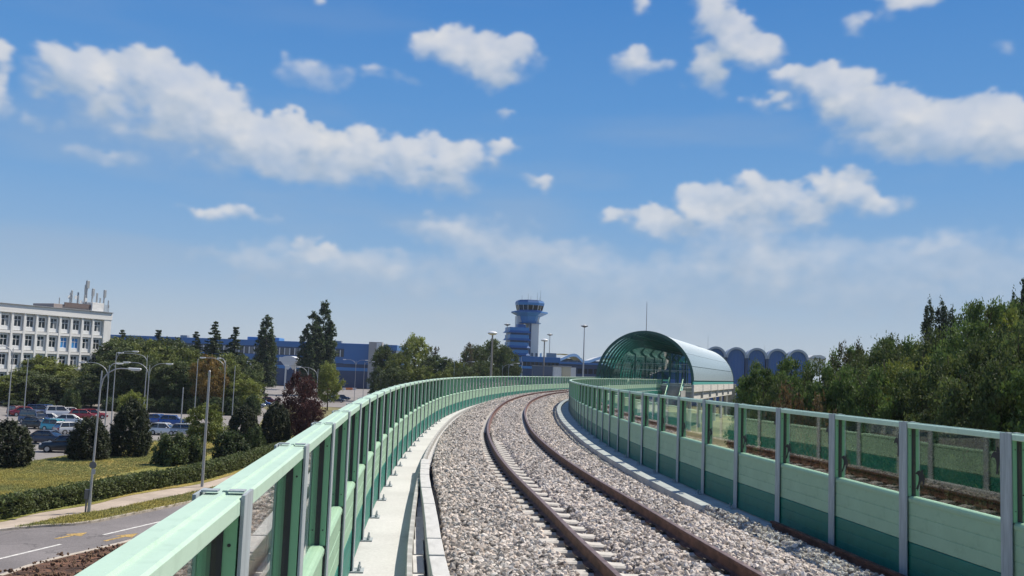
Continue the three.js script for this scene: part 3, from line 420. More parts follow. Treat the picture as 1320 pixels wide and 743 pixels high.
// each kind is built at its own real size: [height, width]
const KIND = {};
function defKind(k, h, w, trunk, geos) { KIND[k] = { h, w, trunk, geos }; }
const broadIn = (h, w, y0, bump) => (x, y, z, r) => { const q = (y - y0) / (1 - y0); if (q < 0) return null; const rr = Math.sqrt(clamp(1 - ((q - .42) / .6) ** 2, 0, 1)) * (1 + bump * Math.sin(x * 5 + z * 7 + q * 9)); const d = Math.hypot(x, z); if (d > rr || (d < rr * .45 && q < .8 && r() < .75)) return null; return [x * w / 2, y * h, z * w / 2, .7 + .6 * r()]; };
defKind('broad', 12, 10, limbs(1, 12, 3.6, 9, .28), [11, 12, 13].map((s) => leafCloud(s, clumpsIn(s, 150, broadIn(11.4, 9, .2, .22)), 85, .32, .72, [1.1, .75, 1.1], H_GREEN)));
defKind('dark', 12, 10, limbs(2, 12, 3.6, 9, .28), [21, 22].map((s) => leafCloud(s, clumpsIn(s, 150, broadIn(11.4, 9, .12, .22)), 85, .32, .72, [1.1, .75, 1.1], H_DARK)));
defKind('light', 12, 9, limbs(3, 12, 3.4, 9, .25), [31].map((s) => leafCloud(s, clumpsIn(s, 130, broadIn(11.4, 8, .2, .25)), 80, .30, .68, [1, .8, 1], H_LIGHT)));
defKind('sparse', 12, 7, limbs(4, 12, 3.2, 22, .2, .2), [41].map((s) => leafCloud(s, clumpsIn(s, 60, broadIn(11.6, 6.4, .2, .3)), 42, .28, .55, [.9, 1, .9], [[.07, .075, .03], [.11, .08, .045]])));
defKind('nearBroad', 12, 10, limbs(1, 12, 3.6, 9, .28), [14, 15].map((s) => leafCloud(s, clumpsIn(s, 135, broadIn(11.2, 9.2, .14, .26)), 215, .19, .62, [1.05, .7, 1.05], H_NEAR)));
defKind('nearDark', 12, 10, limbs(2, 12, 3.6, 9, .28), [23, 24].map((s) => leafCloud(s, clumpsIn(s, 135, broadIn(11.2, 9.2, .1, .26)), 215, .19, .62, [1.05, .7, 1.05], H_DARK)));
defKind('nearLight', 12, 9, limbs(3, 12, 3.4, 9, .25), [32].map((s) => leafCloud(s, clumpsIn(s, 125, broadIn(11.2, 8.2, .2, .28)), 210, .19, .58, [1, .75, 1], H_LIGHT)));
defKind('nearSparse', 12, 7, limbs(4, 12, 3.2, 26, .2, .2), [42].map((s) => leafCloud(s, clumpsIn(s, 110, broadIn(11.6, 6.4, .2, .3)), 60, .17, .45, [.9, 1, .9], [[.07, .085, .03], [.12, .10, .045]])));
defKind('yellow', 9, 8, limbs(5, 9, 3, 8, .24), [51].map((s) => leafCloud(s, clumpsIn(s, 140, broadIn(8.6, 7.4, .25, .06)), 80, .24, .55, [1, .7, 1], H_YEL)));
defKind('purple', 9, 9, limbs(6, 9, 3, 8, .24), [61].map((s) => leafCloud(s, clumpsIn(s, 150, broadIn(8.6, 8, .08, .2)), 90, .24, .62, [1, .8, 1], H_PURP)));
defKind('brown', 8, 6, limbs(7, 8, 2.2, 10, .16), [71].map((s) => leafCloud(s, clumpsIn(s, 60, broadIn(7.6, 5.2, .3, .25)), 60, .22, .5, [.9, 1, .9], H_BROWN)));
defKind('poplar', 24, 8, limbs(8, 24, 2.4, 20, .38, .12), [81, 82].map((s) => { const cl = []; const r = rng(s); const spires = [[0, 0, 1, 2.3], [1.5, .5, .82, 1.7], [-1.6, -.5, .78, 1.7], [.4, -1.4, .7, 1.6], [2.1, -1, .6, 1.3], [-1.2, 1.3, .66, 1.4]]; for (const [sx, sz, th, rad] of spires) for (let i = 0; i < 150; i++) { const q = r() ** .95, y = mix(2.6, 24 * th, q), rr = rad * Math.pow(clamp(1 - ((q - .32) / .69) ** 2, .01, 1), .6), a = r() * 6.3, d = rr * Math.sqrt(r()); cl.push([sx * Math.min(1, q * 1.6 + .3) + Math.cos(a) * d, y, sz + Math.sin(a) * d, .5 + .5 * (1 - q)]); } return leafCloud(s, cl, 24, .36, .62, [.85, 1.2, .85], [[.045, .08, .026], [.085, .125, .04]], .6); }));
defKind('slim', 20, 4.2, limbs(9, 20, 1.2, 14, .26, .12), [91].map((s) => leafCloud(s, clumpsIn(s, 420, (x, y, z, r) => { const rr = Math.sqrt(clamp(1 - ((y - .42) / .6) ** 2, 0, 1)) * (.88 + .25 * Math.sin(y * 23 + x * 3)); if (Math.hypot(x, z) > rr || y < .08) return null; return [x * 1.7, y * 19.6, z * 1.7, .6 + .5 * r()]; }), 36, .26, .5, [.8, 1.3, .8], [[.045, .07, .028], [.075, .10, .036]], .6)));
defKind('spruce', 16, 7, bar(new THREE.Vector3(0, -.2, 0), new THREE.Vector3(0, 15.6, 0), .24, .03, 7), [101, 102].map((s) => { const r = rng(s), cl = []; for (let y = 1.4; y < 15.6; y += .52) { const rad = 3.5 * Math.pow(Math.max(0, 1 - y / 16.1), .85) + .1, n = Math.max(3, Math.round(rad * 4.2)); for (let i = 0; i < n; i++) { const a = r() * 6.3, L = rad * (.65 + .45 * r()); for (let q = .25; q <= 1; q += .25) cl.push([Math.cos(a) * L * q, y - L * q * .22 + .2 * r(), Math.sin(a) * L * q, (.3 + .3 * rad / 3.5)]); } } return leafCloud(s, cl, 10, .32, .6, [.8, .4, .8], H_CON, .2); }));
defKind('dome', 4.6, 4.4, bar(new THREE.Vector3(0, -.1, 0), new THREE.Vector3(0, 3, 0), .16, .08, 6), [111, 112].map((s) => leafCloud(s, clumpsIn(s, 520, (x, y, z, r) => { const rr = Math.pow(clamp(1 - y ** 2.6, 0, 1), .5) * (.86 + .14 * Math.min(1, y * 5)) * (1 + .07 * Math.sin(x * 6 + y * 8) * Math.sin(z * 7)), d = Math.hypot(x, z); if (d > rr || d < rr - .32 && y < .78) return null; return [x * 2.05, .08 + y * 4.35, z * 2.05, .7 + .5 * r()]; }), 34, .17, .21, [.8, 1.35, .8], [[.03, .05, .022], [.065, .075, .03]], 1.2)));
defKind('bush', 3.2, 4.2, limbs(12, 3, 1.3, 12, .07, .05), [121, 122].map((s) => leafCloud(s, clumpsIn(s, 150, (x, y, z, r) => { const rr = Math.sqrt(clamp(1 - ((y - .3) / .72) ** 2, 0, 1)) * (.9 + .25 * Math.sin(x * 7 + z * 5)); if (Math.hypot(x, z) > rr) return null; return [x * 1.9, .1 + y * 2.9, z * 1.9, .7 + .6 * r()]; }), 60, .19, .32, [1, 1, 1], [[.07, .105, .034], [.12, .155, .05]], .5)));
const treeName = { nearBroad: 'leafy_tree', nearDark: 'leafy_tree', nearLight: 'leafy_tree', nearSparse: 'leafy_tree', broad: 'leafy_tree', dark: 'leafy_tree', light: 'leafy_tree', sparse: 'leafy_tree', yellow: 'leafy_tree', purple: 'plum_tree', brown: 'dry_tree', poplar: 'poplar_tree', slim: 'poplar_tree', spruce: 'spruce_tree', dome: 'clipped_shrub', bush: 'bush' };
let treeN = 0;
function plant(kind, px, top, z, wpx, label, group, o = {}) {   // px: centre in the photo, top: photo row of the tip, z: distance, wpx: crown width there
  const K = KIND[kind], tip = atDepth(px, top, z), h = (o.h ?? tip.y - G), w = wpx * z / FOCAL, n = treeN++;
  const t = thing(treeName[kind], label, kind === 'dome' ? 'shrub' : kind === 'bush' ? 'bush' : 'tree', [tip.x, G - .03, tip.z], (n * 2.39) % 6.28, group);
  t.scale.set(w / K.w, h * (/[bB]road|[dD]ark|[lL]ight/.test(kind) ? 1.06 : 1) / K.h, w / K.w);
  part('trunk', K.trunk, bark, t); part('crown', K.geos[n % K.geos.length], o.mat ?? leafMat, t); return t;
}
// ------------------------------------------------------------------ trees and shrubs
for (const [x, y, w] of [[196, 514, 26], [214, 512, 24], [232, 513, 26], [250, 511, 24], [276, 512, 28], [300, 511, 26], [326, 508, 24], [20, 516, 26], [60, 514, 22], [146, 512, 30]]) plant('bush', x, y, 168, w, 'low dark bush on the dry strip ' + (x < 40 ? 'behind the dark red car' : x < 100 ? 'behind the white cars' : x < 170 ? 'behind the black SUV' : x < 222 ? 'behind the double armed lamp' : x < 262 ? 'behind the blue cars' : x < 310 ? 'under the yellow brown tree' : 'beside the single poplar'), 'low bushes behind the car park', { mat: tintLeaf(.75, .8, .75) });
// left: clipped shrubs and bushes at the far side of the lawn
plant('dome', 12, 540, 80, 68, 'large dark clipped shrub at the end of the lawn beside a lamp post', 0);
plant('dome', 117, 536, 88, 56, 'dark clipped shrub behind the leaning lamp post on the verge', 0);
plant('dome', 171, 514, 92, 54, 'tallest dark clipped shrub, between a round shrub and light green bushes', 0);
plant('bush', 222, 556, 86, 48, 'light green bush in front of the clipped shrubs, on the lawn edge', 0);
plant('bush', 250, 560, 88, 34, 'small mid green bush beside the plain grey pole', 0);
plant('broad', 268, 520, 100, 52, 'low olive tree behind the plain grey pole by the car park', 0);
plant('bush', 300, 555, 90, 54, 'wide dark green bush by the lawn corner', 0, { mat: tintLeaf(.6, .65, .6) });
plant('dome', 316, 522, 104, 44, 'round dark shrub between the olive tree and the plum tree', 0);
plant('dome', 357, 518, 108, 42, 'dark shrub at the foot of the purple plum tree', 0);
plant('bush', 330, 548, 98, 26, 'small bush between two dark shrubs', 0);
plant('purple', 388, 478, 120, 56, 'purple leaved plum tree beside the barrier', 0);
plant('purple', 402, 514, 108, 40, 'lower purple leaved plum tree in front of the taller plum', 0);
plant('light', 425, 468, 200, 34, 'light green small tree at the foot of the twin poplars', 0);
plant('bush', 92, 500, 150, 26, 'small palm like bush at the far edge of the car park', 0);
plant('light', 170, 505, 118, 36, 'young light green tree rising behind the tallest clipped shrub', 0);
// belt of trees between car park and buildings
const beltG = 'leafy trees in the belt behind the car park';
const belt = [['light', 12, 450, 188, 96], ['broad', 48, 460, 184, 72], ['dark', 84, 456, 202, 72], ['dark', 106, 441, 206, 83], ['broad', 132, 434, 211, 78], ['dark', 152, 441, 197, 72], ['dark', 172, 435, 211, 65], ['broad', 196, 441, 202, 72], ['dark', 222, 437, 206, 70], ['broad', 240, 449, 197, 57], ['dark', 200, 467, 179, 65], ['dark', 150, 467, 177, 65], ['broad', 100, 478, 181, 72], ['dark', 62, 484, 179, 65], ['broad', 285, 455, 202, 62], ['dark', 312, 459, 206, 52], ['broad', 20, 484, 175, 78], ['dark', 246, 473, 177, 59], ['broad', 298, 485, 179, 59], ['light', 318, 489, 175, 46], ['dark', 120, 484, 175, 59], ['dark', 40, 478, 176, 70], ['broad', 76, 470, 186, 66], ['dark', 8, 476, 188, 70], ['dark', 140, 466, 178, 66], ['dark', 184, 459, 176, 62], ['broad', 210, 461, 180, 60], ['dark', 228, 467, 176, 56], ['dark', 262, 469, 180, 52], ['broad', 300, 473, 178, 52], ['dark', 324, 477, 182, 40], ['dark', -30, 460, 180, 80]];
const near = (x, table) => table.find(([lim]) => x < lim)[1];
const beltAt = (x) => near(x, [[30, 'below the office block facade'], [66, 'behind the back row of red cars'], [100, 'behind the back row of white cars'], [145, 'at the antenna corner of the office block'], [180, 'behind the tallest clipped shrub'], [215, 'behind the double armed lamp'], [250, 'behind the blue parked cars'], [290, 'around the yellow brown tree'], [999, 'beside the single poplar']]);
const midAt = (x) => near(x, [[512, 'by the grey terminal wing'], [550, 'around the light green tree'], [590, 'beside the thin bare tree'], [622, 'before the half bare reddish tree'], [999, 'behind the tall dish lamp']]);
const woodAt = (x) => near(x, [[1000, 'by the station hall'], [1050, 'below the arched hall'], [1115, 'under the bare twigged tree'], [1170, 'between bare twigged tree and slim poplars'], [1235, 'below the slim poplars'], [1285, 'below the airy tree top'], [9999, 'under the tallest poplar']]);
for (const [k, x, y, z, w] of belt) plant(k, x, y, z, w, ({ light: 'light green', dark: 'dark green' }[k] ?? 'mid green') + ' tree in the car park belt, ' + beltAt(x), beltG);
plant('yellow', 271, 455, 172, 48, 'rounded yellow brown tree among the dark belt trees', 0);
const spG = 'spruces before the terminal';
for (const [x, y, z, w] of [[158, 424, 215, 50], [205, 424, 215, 54], [230, 434, 220, 44], [253, 426, 220, 46], [278, 413, 222, 56], [304, 420, 225, 54], [135, 432, 210, 46]]) plant('spruce', x, y, z, w, (x < 170 ? 'dark spruce next to the office block corner' : y === 413 ? 'tallest spruce, above the yellow brown tree' : x > 290 ? 'dark spruce between the tallest spruce and the single poplar' : 'dark spruce rising above the leafy belt before the terminal'), spG);
plant('poplar', 345, 406, 290, 44, 'single broad poplar in front of the blue terminal', 0);
plant('poplar', 404, 402, 285, 44, 'left of two grown together poplars, lower one, before the terminal', 0).userData.label = 'lower of two poplars grown together before the terminal';
plant('poplar', 419, 387, 290, 48, 'taller of two poplars grown together before the terminal', 0);
// belt before the tower
const midG = 'leafy trees before the control tower';
for (const [k, x, y, z, w] of [['dark', 494, 446, 260, 38], ['light', 537, 433, 270, 46], ['broad', 516, 455, 250, 36], ['dark', 560, 458, 250, 40], ['dark', 578, 462, 240, 36], ['dark', 612, 446, 270, 44], ['dark', 636, 439, 280, 52], ['dark', 652, 448, 270, 40], ['broad', 590, 466, 235, 38], ['dark', 626, 466, 230, 46], ['broad', 548, 472, 225, 40], ['dark', 508, 474, 225, 40], ['dark', 660, 466, 255, 34], ['broad', 572, 476, 220, 36], ['dark', 600, 474, 222, 36]]) plant(k, x, y, z, w, k === 'light' ? 'tall light green tree in the row before the control tower' : (k === 'dark' ? 'dark' : 'mid') + ' green leafy tree in the tower row, ' + midAt(x), midG);
plant('sparse', 603, 441, 260, 32, 'thin half bare reddish tree in the row before the tower', 0);
plant('sparse', 562, 446, 262, 24, 'thin half bare tree beside the light green one', 0);
plant('spruce', 482, 482, 170, 26, 'small dark spruce just behind the barrier', 0);
// right: wood beside the line
const woodG = 'leafy trees in the wood beyond the shaded barrier';
const wood = [['nearBroad', 985, 468, 74, 90], ['nearBroad', 1020, 462, 78, 84], ['nearDark', 1056, 466, 70, 92], ['nearBroad', 1078, 470, 62, 90], ['nearDark', 1110, 462, 66, 96], ['nearBroad', 1098, 448, 80, 80], ['nearDark', 1140, 440, 74, 110], ['nearBroad', 1160, 436, 82, 96], ['nearDark', 1150, 434, 92, 80], ['nearLight', 1188, 448, 62, 110], ['nearDark', 1206, 428, 74, 110], ['nearBroad', 1225, 452, 56, 120], ['nearLight', 1192, 430, 88, 80], ['nearBroad', 1250, 416, 68, 116], ['nearDark', 1262, 440, 54, 130], ['nearBroad', 1272, 388, 74, 96], ['nearLight', 1292, 384, 76, 92], ['nearDark', 1310, 420, 52, 130], ['nearDark', 1290, 450, 46, 150], ['nearDark', 1340, 400, 54, 130], ['nearBroad', 1315, 376, 80, 84], ['nearDark', 1190, 470, 52, 120], ['nearBroad', 1130, 476, 54, 110], ['nearDark', 1400, 420, 50, 150], ['nearBroad', 1040, 486, 62, 80], ['nearBroad', 975, 484, 80, 60], ['nearDark', 1004, 488, 66, 70], ['nearDark', 1240, 478, 46, 140], ['nearBroad', 1345, 460, 44, 150]];
for (const [k, x, y, z, w] of wood) plant(k, x, y, z, w, ({ nearLight: 'light', nearDark: 'dark' }[k] ?? 'mid') + ' green tree in the wood, ' + woodAt(x), woodG);
plant('nearSparse', 1092, 424, 72, 52, 'thin tree with bare twigs sticking up above the wood', 0);
plant('nearSparse', 1262, 376, 78, 60, 'airy tree top standing out above the wood beside the poplars', 0);
plant('brown', 1064, 494, 50, 62, 'small dry brown tree just beyond the shaded barrier', 0);
plant('brown', 1014, 480, 60, 64, 'dry brown tree at the low end of the wood', 0);
const popG = 'slim poplars above the wood';
for (const [x, y, z, w] of [[1197, 383, 140, 24], [1215, 384, 145, 30], [1228, 394, 142, 22]]) plant('slim', x, y, z, w, 'slim dark poplar rising above the wood', popG);
plant('slim', 1324, 338, 90, 34, 'tallest slim poplar at the edge of the wood', 0); plant('slim', 1309, 372, 92, 24, 'short slim poplar beside the tallest one', 0);

// ------------------------------------------------------------------ hedge along the footpath
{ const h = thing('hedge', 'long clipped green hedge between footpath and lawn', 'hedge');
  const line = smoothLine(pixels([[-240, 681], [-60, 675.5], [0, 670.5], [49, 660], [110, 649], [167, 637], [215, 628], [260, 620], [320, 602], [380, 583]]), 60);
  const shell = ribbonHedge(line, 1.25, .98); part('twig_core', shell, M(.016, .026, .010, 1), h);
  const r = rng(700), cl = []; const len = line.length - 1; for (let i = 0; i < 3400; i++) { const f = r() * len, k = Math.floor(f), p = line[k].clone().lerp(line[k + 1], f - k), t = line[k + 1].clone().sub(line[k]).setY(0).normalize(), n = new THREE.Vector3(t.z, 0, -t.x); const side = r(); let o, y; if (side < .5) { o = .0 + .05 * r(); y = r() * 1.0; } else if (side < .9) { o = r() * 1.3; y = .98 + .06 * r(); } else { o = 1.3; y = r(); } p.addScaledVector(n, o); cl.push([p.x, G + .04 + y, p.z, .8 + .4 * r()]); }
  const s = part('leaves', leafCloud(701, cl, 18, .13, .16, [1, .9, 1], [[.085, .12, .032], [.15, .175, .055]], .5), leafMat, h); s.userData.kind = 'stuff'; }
function ribbonHedge(line, d, hh) { const pos = [], idx = []; line.forEach((p, i) => { const a = line[Math.max(0, i - 1)], b = line[Math.min(line.length - 1, i + 1)], t = new THREE.Vector3(b.x - a.x, 0, b.z - a.z).normalize(); for (const [o, y] of [[.06, 0], [.06, hh], [d, hh], [d, 0]]) pos.push(p.x + t.z * o, G + y, p.z - t.x * o); }); for (let i = 0; i < line.length - 1; i++) for (let k = 0; k < 3; k++) { const a = i * 4 + k; idx.push(a, a + 1, a + 4, a + 1, a + 5, a + 4); } const g = new THREE.BufferGeometry(); g.setAttribute('position', new THREE.Float32BufferAttribute(pos, 3)); g.setIndex(idx); g.computeVertexNormals(); return plainG(g); }

// ------------------------------------------------------------------ lamps and poles
const lampGrey = M(.42, .43, .43, .5, { metalness: .4 }), lampDark = M(.14, .14, .14, .6), lampWhite = M(.75, .75, .73, .35), lampGlass = M(.7, .72, .72, .2);
function streetLamp(label, px, z, topY, arms, o = {}) {   // arms: [direction angle (0 = to the right), length, rise]
  const top = atDepth(px, topY, z), h = top.y - G, g = thing('street_lamp', label, 'street lamp', [top.x, G - .05, top.z], 0, o.group);
  if (o.lean) g.rotation.z = o.lean;
  part('pole', join([cyl(.08, .042, h - .2, 10, 0, 0, 0), cyl(.105, .088, 1.1, 10, 0, 0, 0)]), lampGrey, g);
  for (const [a, L, rise] of arms) { const dir = new THREE.Vector3(Math.cos(a), 0, Math.sin(a)); const c = new THREE.CatmullRomCurve3([new THREE.Vector3(0, h - .9 - rise, 0), new THREE.Vector3(0, h - .35 - rise * .4, 0).addScaledVector(dir, L * .12), new THREE.Vector3(0, h - .06, 0).addScaledVector(dir, L * .5), new THREE.Vector3(0, h, 0).addScaledVector(dir, L)]);
    const arm = part('arm', plainG(new THREE.TubeGeometry(c, 10, .04, 6)), lampGrey, g); const head = rb(.78, .15, .3, .06, .3, 0, 0, 2); head.rotateY(-a); head.translate(dir.x * L, h, dir.z * L); const hd = part('lamp_head', head, lampWhite, g); const gl = rb(.5, .05, .24, .02, .34, -.09, 0); gl.rotateY(-a); gl.translate(dir.x * L, h, dir.z * L); part('lens', gl, lampGlass, hd); }
  return g;
}
{ const L = streetLamp('leaning grey lamp post with a round sign on the verge by the road', 131, onLevel(114, 661).z * -1, 473, [[-.25, 1.6, .5]], { lean: -.018 });
  const b = onLevel(114, 661); L.position.set(b.x, G - .05, b.z);
  part('sign_disc', new THREE.CylinderGeometry(.22, .22, .02, 28).rotateX(Math.PI / 2).translate(.03, 2.95, .1), lampDark, L); part('sign_plate', rb(.24, .32, .02, .005, .1, 2.55, .1), lampGrey, L); part('junction_box', rb(.26, .6, .2, .02, -.2, 1.15, .02), lampDark, L); part('junction_foot', bx(.08, .85, .08, -.2, .43, .02), lampDark, L); }
streetLamp('grey street lamp with a long arm between the clipped shrubs', 141, 100, 468, [[Math.PI, 2.6, .9], [-.6, .7, .1]]);
streetLamp('street lamp with one bent arm rising behind the clipped shrubs', 150, 122, 452, [[0, 2.2, .4]]);
streetLamp('double armed street lamp behind the bushes of the lawn', 193, 105, 468, [[Math.PI, 2.3, .9], [0, 1.9, .5]]);
streetLamp('street lamp with a flat arm behind the double armed lamp', 190, 128, 456, [[Math.PI, 3.4, .1]]);
streetLamp('double headed street lamp at the edge of the car park', 17, 110, 446, [[Math.PI + .25, 1.9, .5], [Math.PI - .5, 1.6, .5]]);
streetLamp('street lamp with two curved arms beside the yellow tree', 291, 125, 462, [[Math.PI, 2.8, .9], [Math.PI + .8, 1.6, .5]]);
streetLamp('grey street lamp before the twin poplars', 410, 150, 474, [[Math.PI, 2.8, .8]]);
streetLamp('grey street lamp beside the purple plum tree', 398, 165, 472, [[Math.PI, 3.6, 1.0]]);
streetLamp('double armed street lamp on the terminal forecourt', 459, 240, 464, [[Math.PI, 2.7, .6], [0, 2.4, .6]]);
streetLamp('single street lamp on the terminal forecourt', 470, 250, 466, [[0, 2.0, .3]]);
for (const [x, y, l] of [[586, 464, 'street lamp among the trees before the tower'], [598, 466, 'second street lamp among the trees before the tower'], [648, 470, 'street lamp where the tree row ends at the tower'], [656, 468, 'street lamp beside the tower block']]) streetLamp(l, x, 230, y, [[x < 590 ? Math.PI : 0, 2, .5]]);
function plainPole(label, px, z, topY, r = .07) { const top = atDepth(px, topY, z), h = top.y - G; const g = thing('pole', label, 'pole', [top.x, G - .05, top.z]); part('shaft', cyl(r, r * .75, h, 9), lampGrey, g); part('cap', cyl(r * .9, r * .4, .1, 9, 0, h - .02, 0), lampGrey, g); return g; }
plainPole('plain grey pole without a lamp, standing in the hedge', 270, -onLevel(264, 628).z, 478, .11);
plainPole('thin grey pole before the office block end of the tree belt', 36, 130, 463); plainPole('thin pole beside the yellow tree', 255, 140, 463); plainPole('thin pole right of the yellow tree, without a lamp', 303, 140, 472).userData.label = 'thin lampless pole between the yellow tree and the poplar'; plainPole('short pole at the far side of the car park', 236, 130, 500, .09);
function mushroomLamp(label, px, topY, z, r) { const top = atDepth(px, topY, z), h = top.y - G; const g = thing('dish_lamp', label, 'lamp', [top.x, G, top.z], 0); part('pole', cyl(.28, .17, h, 10), M(.34, .30, .27, .7), g); part('dish', new THREE.LatheGeometry([[0, -.35], [.3, -.35], [.55, -.3], [r * .9, -.12], [r, 0], [r * .96, .14], [r * .6, .36], [0, .46]].map(([a, b]) => new THREE.Vector2(a, b)), 20).translate(0, h, 0), lampWhite, g); return g; }
mushroomLamp('tall white dish lamp before the tower trees', 635, 430, 190, 1.0); mushroomLamp('white dish lamp right of the tower', 702, 439, 260, 1.05).userData.label = 'white dish lamp before the low blue block beside the tower';
function mast(label, px, topY, z) { const top = atDepth(px, topY, z), h = top.y - G; const g = thing('floodlight_mast', label, 'mast', [top.x, G, top.z]); part('mast', cyl(.42, .16, h, 8), lampGrey, g); const c = part('lamp_crown', join([cyl(.3, 1.5, .5, 12, 0, h - .5, 0), cyl(1.5, 1.5, .25, 12, 0, h, 0)]), lampDark, g); part('top_disc', cyl(1.1, .3, .4, 12, 0, h + .25, 0), lampGrey, c); return g; }
mast('tall floodlight mast between tower and arched station roof', 753.5, 421, 380); mast('floodlight mast behind the white wavy roof', 709, 432, 470); mast('floodlight mast sticking up beside the tower', 654, 419, 440);
function spike(label, px, topY, z, r = .07) { const top = atDepth(px, topY, z), h = top.y - G; const g = thing('antenna_mast', label, 'mast', [top.x, G, top.z]); part('mast', cyl(r * 2.2, r * .6, h, 6), lampGrey, g); part('tip', cyl(r * .6, .01, 1.2, 5, 0, h, 0), lampGrey, g); }
spike('needle thin mast behind the arched station roof', 834, 392, 330, .16); spike('thin mast behind the far end of the station roof', 913, 436, 330); spike('thin mast behind the blue arched hall', 986, 448, 340, .06);
// ------------------------------------------------------------------ station under the arched roof
{ const head = Math.atan2(.32, 1), ax = new THREE.Vector3(Math.sin(head), 0, -Math.cos(head)), lf = new THREE.Vector3(-Math.cos(head), 0, -Math.sin(head));   // axis direction, and to its left
  const R = 8.95, LEN = 96, foot = atDepth(894, 492.5, 170); const BASE = foot.y; const c0 = foot.clone().addScaledVector(lf, R);
  const st = thing('station_hall', 'elevated station under a long barrel roof with dark green ribs', 'station', [c0.x, BASE, c0.z], Math.atan2(-ax.z, ax.x));
  // local frame: x along the hall, y up, z to the right; the arch runs from the right foot (angle 0) to the left foot (pi)
  const arcPt = (a, r) => [Math.cos(a) * r, Math.sin(a) * r];
  const skin = (a0, a1, x0, x1, r, thick, n = 6) => { const P = []; for (let i = 0; i <= n; i++) P.push(arcPt(mix(a0, a1, i / n), r)); for (let i = n; i >= 0; i--) P.push(arcPt(mix(a0, a1, i / n), r - thick)); return prism(P, x1 - x0, x0); };
  const silver = new THREE.MeshPhysicalMaterial({ color: col(.46, .58, .55), roughness: .3, transmission: .5, thickness: 0, ior: 1.7 }), ribGreen = M(.02, .085, .07, .5), roofGlass = new THREE.MeshPhysicalMaterial({ color: col(.80, .92, .89), roughness: .03, transmission: 1, thickness: 0, ior: 1.18 }), teal = M(.06, .38, .32, .5), whiteC = new THREE.MeshStandardMaterial({ map: mottled(.82, .80, .76, .09, 5, 520, 256), roughness: .9 });
  const sheetSkin = (a0, a1, x0, x1, r, n) => { const pos = [], idx = []; for (let i = 0; i <= n; i++) { const [z, y] = arcPt(mix(a0, a1, i / n), r); pos.push(x0, y, z, x1, y, z); } for (let i = 0; i < n; i++) { const q = i * 2; idx.push(q, q + 1, q + 2, q + 1, q + 3, q + 2); } const g = new THREE.BufferGeometry(); g.setAttribute('position', new THREE.Float32BufferAttribute(pos, 3)); g.setIndex(idx); g.computeVertexNormals(); return g; };
  const bays = 32, bl = LEN / bays; const A1 = .62, A2 = Math.PI - 1.55;
  for (let i = 0; i < bays; i++) { const x0 = i * bl + .05, x1 = (i + 1) * bl - .05;
    part('roof_sheet', sheetSkin(A1, A2, x0, x1, R, 14), silver, st);
    for (let k = 0; k < 2; k++) part('side_pane', sheetSkin(mix(.02, A1, k / 2) + .006, mix(.02, A1, (k + 1) / 2) - .006, x0, x1, R, 3), silver, st);
    for (let k = 0; k < 5; k++) part('side_pane', skin(mix(A2, Math.PI - .02, k / 5) + .006, mix(A2, Math.PI - .02, (k + 1) / 5) - .006, x0, x1, R, 3), roofGlass, st); }
  const ribG = skin(0, Math.PI, 0, .16, R - .02, .32, 32);
  for (let i = 0; i <= bays; i++) { const o = part('rib', ribG, ribGreen, st); o.position.x = i * bl - .08; }
  part('front_arch', skin(0, Math.PI, -.35, .05, R + .14, .5, 40), ribGreen, st); part('rear_arch', skin(0, Math.PI, LEN - .05, LEN + .35, R + .14, .5, 40), ribGreen, st);
  for (const a of [.3, .62, .85, 1.05, 1.25, 1.45, 1.65, 1.85, 2.05, 2.3, 2.55, 2.8]) part('purlin', prism([[-.07, 0], [.07, 0], [.07, .14], [-.07, .14]].map(([z, y]) => { const [cz, cy] = arcPt(a, R - .3); return [cz + z, cy + y]; }), LEN), ribGreen, st);
  for (const y of [2.0, 3.2]) for (let x = 9; x < LEN; x += 24) part('tie_bar', bx(.08, .08, 2 * Math.sqrt(R * R - y * y) - .8, x, y, 0), lampGrey, st);
  for (let x = 9; x < LEN; x += 12) for (const z of [-3.4, 3.4]) part('platform_column', cyl(.16, .16, 6.4, 8, x, -1.2, z), ribGreen, st);
  for (const z of [-R + .1, R - .1]) part('foot_band', rb(LEN, .5, .26, .03, LEN / 2, -.28, z), teal, st);
  part('platform_slab', bx(LEN, .9, 2 * R - 1.0, LEN / 2, -2.35, 0), greyConcrete, st);
  for (const z of [4.3, -4.3]) part('platform', rb(LEN, 1.0, 4.6, .03, LEN / 2, -1.4, z * 1.06), greyConcrete, st);
  // white concrete fascia, in lengths, over a second recessed beam
  for (let i = 0; i < 6; i++) { part('fascia_panel', rb(LEN / 6 - .12, 1.35, .3, .04, (i + .5) * LEN / 6, -1.22, R - .12), whiteC, st); part('edge_beam', rb(LEN / 6 - .5, 1.0, .4, .04, (i + .5) * LEN / 6, -3.0, R - .5), whiteC, st); part('support_column', cyl(.36, .36, BASE - 3.5 - G, 12, i * LEN / 6 + .6, G - BASE, R - .7), whiteC, st); part('support_column', cyl(.36, .36, BASE - 3.5 - G, 12, i * LEN / 6 + .6, G - BASE, -R + .7), whiteC, st); part('fascia_post', rb(.34, 2.6, .42, .03, i * LEN / 6 + .05, -1.9, R - .1), lampGrey, st); }
  part('stair_tower', rb(2.2, BASE - G - .6, 3.2, .08, LEN + 1.6, (BASE - G - .6) / 2 + G - BASE, R - 1), greyConcrete, st);
  // emergency stairs coming down beside the hall mouth
  const sA = foot.clone().addScaledVector(lf, 2.9).addScaledVector(ax, -1.5); const es = thing('outside_stairs', 'outdoor stairs with turquoise handrails beside the station mouth', 'stairs', [sA.x, BASE - .4, sA.z], Math.atan2(-ax.z, ax.x) + Math.PI);
  const dark = greyConcrete; for (let i = 0; i < 24; i++) part('step', bx(.34, .09, 2.4, .15 + i * .3, -i * .17 - .05, 0), dark, es);
